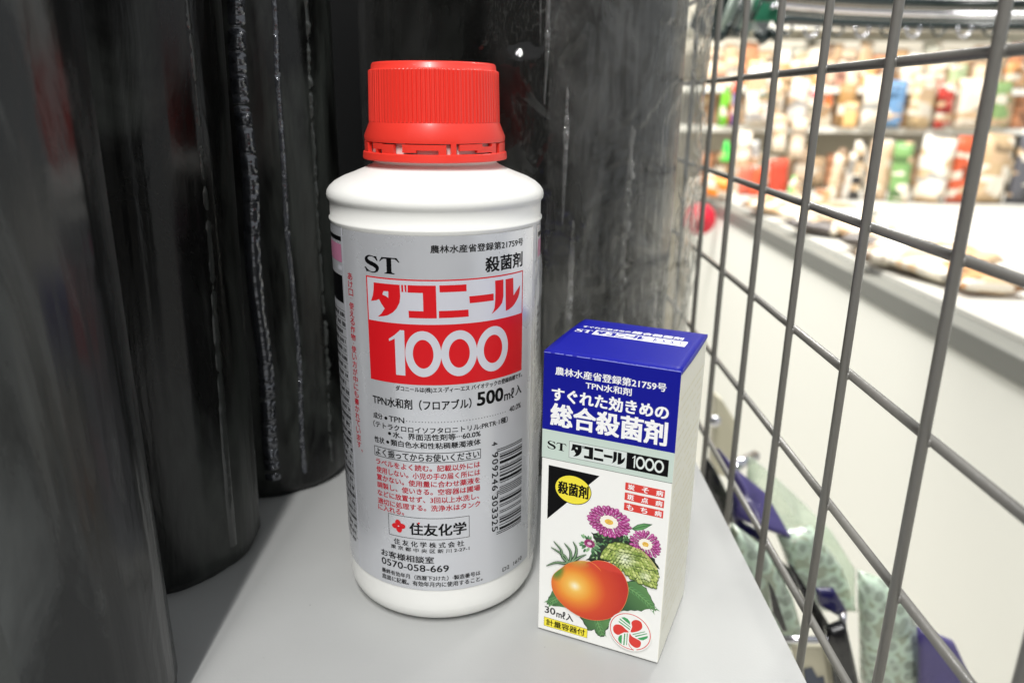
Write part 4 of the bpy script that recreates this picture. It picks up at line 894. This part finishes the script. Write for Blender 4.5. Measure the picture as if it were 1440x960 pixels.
for k in range(9):
    x_ = 1105+k*36; p = at(x_, 36+2*(k % 2), .86); pts = [p+Vector((.007*cos(t), 0, .007*sin(t)-.003)) for t in [radians(a_) for a_ in range(-200, 60, 26)]]
    o = obj('hanger_hook', tube_bm(pts, .0014, 6), chrome if k % 2 else dk, None, True)
    tag(o, ('small dark hook' if k % 2 == 0 else 'small chrome hook')+' under the lowest hanger bar, number in row from the left: '+('first', 'second', 'third', 'fourth', 'fifth', 'sixth', 'seventh', 'eighth', 'ninth')[k], 'hook', 'hooks under the hanger bars')

# ------------------------------------------------------------------ packets and hooks just beyond the shelf edge, lower right
def panel(name, pts, Y, m, thick=.0012, bulge=0, smooth=True):
    """closed slab through outline points given as (px, py, dY)"""
    P = [at(px, py, Y+dy) for px, py, dy in pts]; c_ = sum(P, Vector())/len(P)
    nrm = Vector()
    for i in range(len(P)): nrm += (P[i]-c_).cross(P[(i+1) % len(P)]-c_)
    nrm.normalize()
    if nrm.y > 0: nrm = -nrm
    bm = bmesh.new(); n = len(P); sub = []
    for i in range(n):
        for t in (0, .25, .5, .75): sub.append(P[i].lerp(P[(i+1) % n], t))
    rings = []
    for s, off in ((1, 0), (.97, .6), (.85, .85), (.6, .97), (.3, 1)):
        rings.append([bm.verts.new(c_+(q-c_)*s+nrm*(thick/2+bulge*off+.15*bulge*noise.noise(q*90+Vector((s*3, 0, 0))))) for q in sub])
    cv = bm.verts.new(c_+nrm*(thick/2+bulge)); N2 = len(sub)
    for a, b in zip(rings, rings[1:]):
        for k in range(N2): bm.faces.new((a[k], a[(k+1) % N2], b[(k+1) % N2], b[k]))
    for k in range(N2): bm.faces.new((rings[-1][k], rings[-1][(k+1) % N2], cv))
    back = [bm.verts.new(q-nrm*thick/2) for q in sub]
    for k in range(N2): bm.faces.new((rings[0][(k+1) % N2], rings[0][k], back[k], back[(k+1) % N2]))
    bm.faces.new(back[::-1]); bmesh.ops.recalc_face_normals(bm, faces=bm.faces[:])
    return obj(name, bm, m, None, smooth), P, nrm
purple = mat('purple_card', (70, 62, 116), .3, coat=.3, vary=.3, bump=(60, .8, (1, 1, 1))); navy = mat('navy_card', (24, 22, 72), .25, coat=.4, bump=(80, .9, (1, 1, 1)))
creamp = mat('cream_plastic', (206, 200, 176), .5, vary=.06); blackp = mat('black_plastic_film', (16, 16, 20), .22, coat=.5, bump=(120, .8, (1, 1, 1)))
def camo():
    m = bpy.data.materials.new('mint_printed_bag'); m.use_nodes = True; nt = m.node_tree; b = nt.nodes['Principled BSDF']
    tc = nt.nodes.new('ShaderNodeTexCoord'); v = nt.nodes.new('ShaderNodeTexVoronoi'); v.feature = 'SMOOTH_F1'; v.inputs['Scale'].default_value = 120; v.inputs['Smoothness'].default_value = .4
    n = nt.nodes.new('ShaderNodeTexNoise'); n.inputs['Scale'].default_value = 60; nt.links.new(tc.outputs['Object'], n.inputs['Vector'])
    r = nt.nodes.new('ShaderNodeValToRGB'); r.color_ramp.interpolation = 'EASE'
    e = r.color_ramp.elements; e[0].position = .38; e[0].color = (*s2l((146, 158, 144)), 1); e[1].position = .44; e[1].color = (*s2l((176, 192, 176)), 1)
    q = e.new(.62); q.color = (*s2l((176, 196, 176)), 1); q = e.new(.7); q.color = (*s2l((150, 160, 140)), 1)
    nt.links.new(tc.outputs['Object'], v.inputs['Vector']); nt.links.new(v.outputs[0], r.inputs[0]); nt.links.new(r.outputs[0], b.inputs['Base Color'])
    b.inputs['Roughness'].default_value = .25; b.inputs['Coat Weight'].default_value = .5
    bp = nt.nodes.new('ShaderNodeBump'); bp.inputs['Strength'].default_value = .9; bp.inputs['Distance'].default_value = .006; nt.links.new(n.outputs[0], bp.inputs['Height']); nt.links.new(bp.outputs[0], b.inputs['Normal'])
    return m
cam_m = camo()
o, P, nn = panel('wall_bracket', [(1004, 552, 0), (1014, 560, 0), (1033, 590, 0), (1028, 668, 0), (998, 660, 0)], .62, creamp, .012, .001, False); tag(o, 'cream plastic bracket with a screw, seen between the first two wires low down', 'bracket')
o = obj('bracket_screw', lathe_bm([(.0001, -.003), (.004, -.003), (.0052, 0), (.004, .003), (.0001, .0045)], 16), chrome, None, True); o.parent = [x for x in bpy.data.objects if x.name == 'wall_bracket'][0]; o.location = at(1006, 592, .600); o.rotation_euler = (radians(70), 0, 0)
o = obj('hook_end', tube_bm([at(1030, 658, .50), at(1062, 640, .52)], .0042, 14), chrome, None, True); tag(o, 'thick chrome tube end poking up above the purple card', 'hook')
bagm = clear('pale_green_bag', tint=(.93, .97, .92), haze=.30, rough=.15, bump=(80, .6, (1, 1, 1)), hazecol=(.66, .74, .62))
o, P, nn = panel('clear_bag', [(1052, 640, 0), (1086, 668, 0), (1120, 700, 0), (1165, 745, -.02), (1200, 800, -.03), (1200, 850, -.04), (1130, 820, -.03), (1085, 740, -.02), (1050, 680, 0)], .47, bagm, .001, .008); tag(o, 'large pale green translucent bag behind the purple card', 'bag')
o, P, nn = panel('header_card', [(1008, 630, 0), (1034, 660, 0), (1076, 694, -.01), (1112, 757, -.03), (1072, 742, -.03), (1036, 728, -.02), (1030, 690, -.01)], .44, purple, .0015, .002); tag(o, 'purple header card with white scribbled lettering hanging below the chrome tube', 'card')
# its white marks
bm = bmesh.new()
for k, (x_, y_) in enumerate(((1046, 683), (1050, 690), (1056, 698), (1061, 706), (1066, 714), (1072, 722))):
    q = [at(x_+5*sin(t*1.1+k), y_+4*cos(t*1.3), .4325-.003*k) for t in (0, 1.2, 2.4, 3.6, 4.8)]
    tube_bm(q, .00035, 5, bm)
co = obj('card_lettering', bm, white_ink, bpy.data.objects['header_card'])
o, P, nn = panel('card_fold', [(1030, 692, 0), (1036, 728, 0), (1072, 748, 0), (1066, 770, 0), (1034, 742, 0), (1028, 720, 0)], .425, navy, .0012, .002); tag(o, 'dark navy folded flap under the purple header card', 'card')
for k, (pts, Y, mm, bl, lb, nm, ct) in enumerate((
    ([(992, 640, 0), (1004, 655, 0), (1022, 690, 0), (1034, 740, 0), (1012, 726, 0), (990, 680, 0)], .47, blackp, .004, 'crumpled black plastic loop right beside the blue-topped box', 'black_bag', 'bag'),
    ([(1030, 735, 0), (1075, 770, 0), (1110, 830, 0), (1132, 905, 0), (1100, 905, 0), (1060, 840, 0), (1020, 760, 0)], .39, cam_m, .010, 'mint and grey patterned bag closest to the shelf edge', 'patterned_bag', 'bag'),
    ([(1090, 745, 0), (1140, 738, 0), (1180, 790, 0), (1200, 850, 0), (1150, 850, 0), (1108, 800, 0)], .42, cam_m, .012, 'mint patterned bag with a white glare, right of the third wire', 'patterned_bag', 'bag'),
    ([(1024, 742, 0), (1062, 756, 0), (1112, 800, 0), (1140, 836, 0), (1090, 812, 0), (1046, 776, 0)], .41, blackp, .003, 'black shiny packet wedged between the two patterned bags', 'black_bag', 'bag'),
    ([(1146, 826, 0), (1172, 826, 0), (1190, 856, 0), (1176, 862, 0), (1150, 848, 0)], .37, navy, .003, 'small dark purple packet above the chrome hook tip', 'purple_packet', 'packet'),
    ([(1080, 816, 0), (1088, 828, 0), (1107, 886, 0), (1100, 886, 0), (1086, 860, 0)], .35, blackp, .001, 'thin black blade-shaped tag in front of the patterned bag', 'black_tag', 'tag'),
    ([(1107, 790, 0), (1114, 794, 0), (1150, 850, 0), (1180, 900, 0), (1160, 900, 0), (1126, 834, 0)], .385, blackp, .001, 'long thin black strip crossing between the bags', 'black_tag', 'tag'),
    ([(1160, 880, 0), (1186, 870, 0), (1206, 960, 0), (1200, 985, 0), (1176, 985, 0)], .36, blackp, .005, 'black crumpled packet under the chrome hook tip', 'black_bag', 'bag'),
    ([(1112, 906, 0), (1160, 906, 0), (1182, 985, 0), (1128, 985, 0)], .37, creamp, .001, 'cream price card under the chrome hook', 'price_card', 'card'),
    ([(1206, 800, 0), (1260, 820, 0), (1300, 900, 0), (1300, 985, 0), (1210, 985, 0)], .40, cam_m, .012, 'mint patterned bag farthest right near the shelf', 'patterned_bag', 'bag'),
    ([(1290, 880, 0), (1340, 900, 0), (1380, 985, 0), (1290, 985, 0)], .38, purple, .004, 'purple packet hanging lowest at far right', 'purple_packet', 'packet'))):
    o, P, nn = panel(nm, pts, Y, mm, .0015, bl); tag(o, lb, ct)
o, P, nn = panel('grey_mark', [(1130, 940, 0), (1142, 938, 0), (1150, 952, 0), (1158, 950, 0), (1166, 985, 0), (1136, 985, 0)], .3675, mat('slate_ink', (74, 80, 94), .5), .0006, 0, False); o.parent = bpy.data.objects['price_card']
hk = [at(1096, 897, .36), at(1130, 899, .36), at(1160, 899, .36), at(1172, 896, .36), at(1181, 889, .36), at(1185, 879, .36), at(1185, 862, .36)]
o = obj('display_hook', tube_bm(hk, .0021, 12), chrome, None, True); tag(o, 'bent chrome display hook with upturned tip at the lower right', 'hook')

for o in list(bpy.data.objects):
    if o.type == 'MESH' and o.parent is None and 'label' not in o and 'kind' not in o: print('UNTAGGED', o.name)
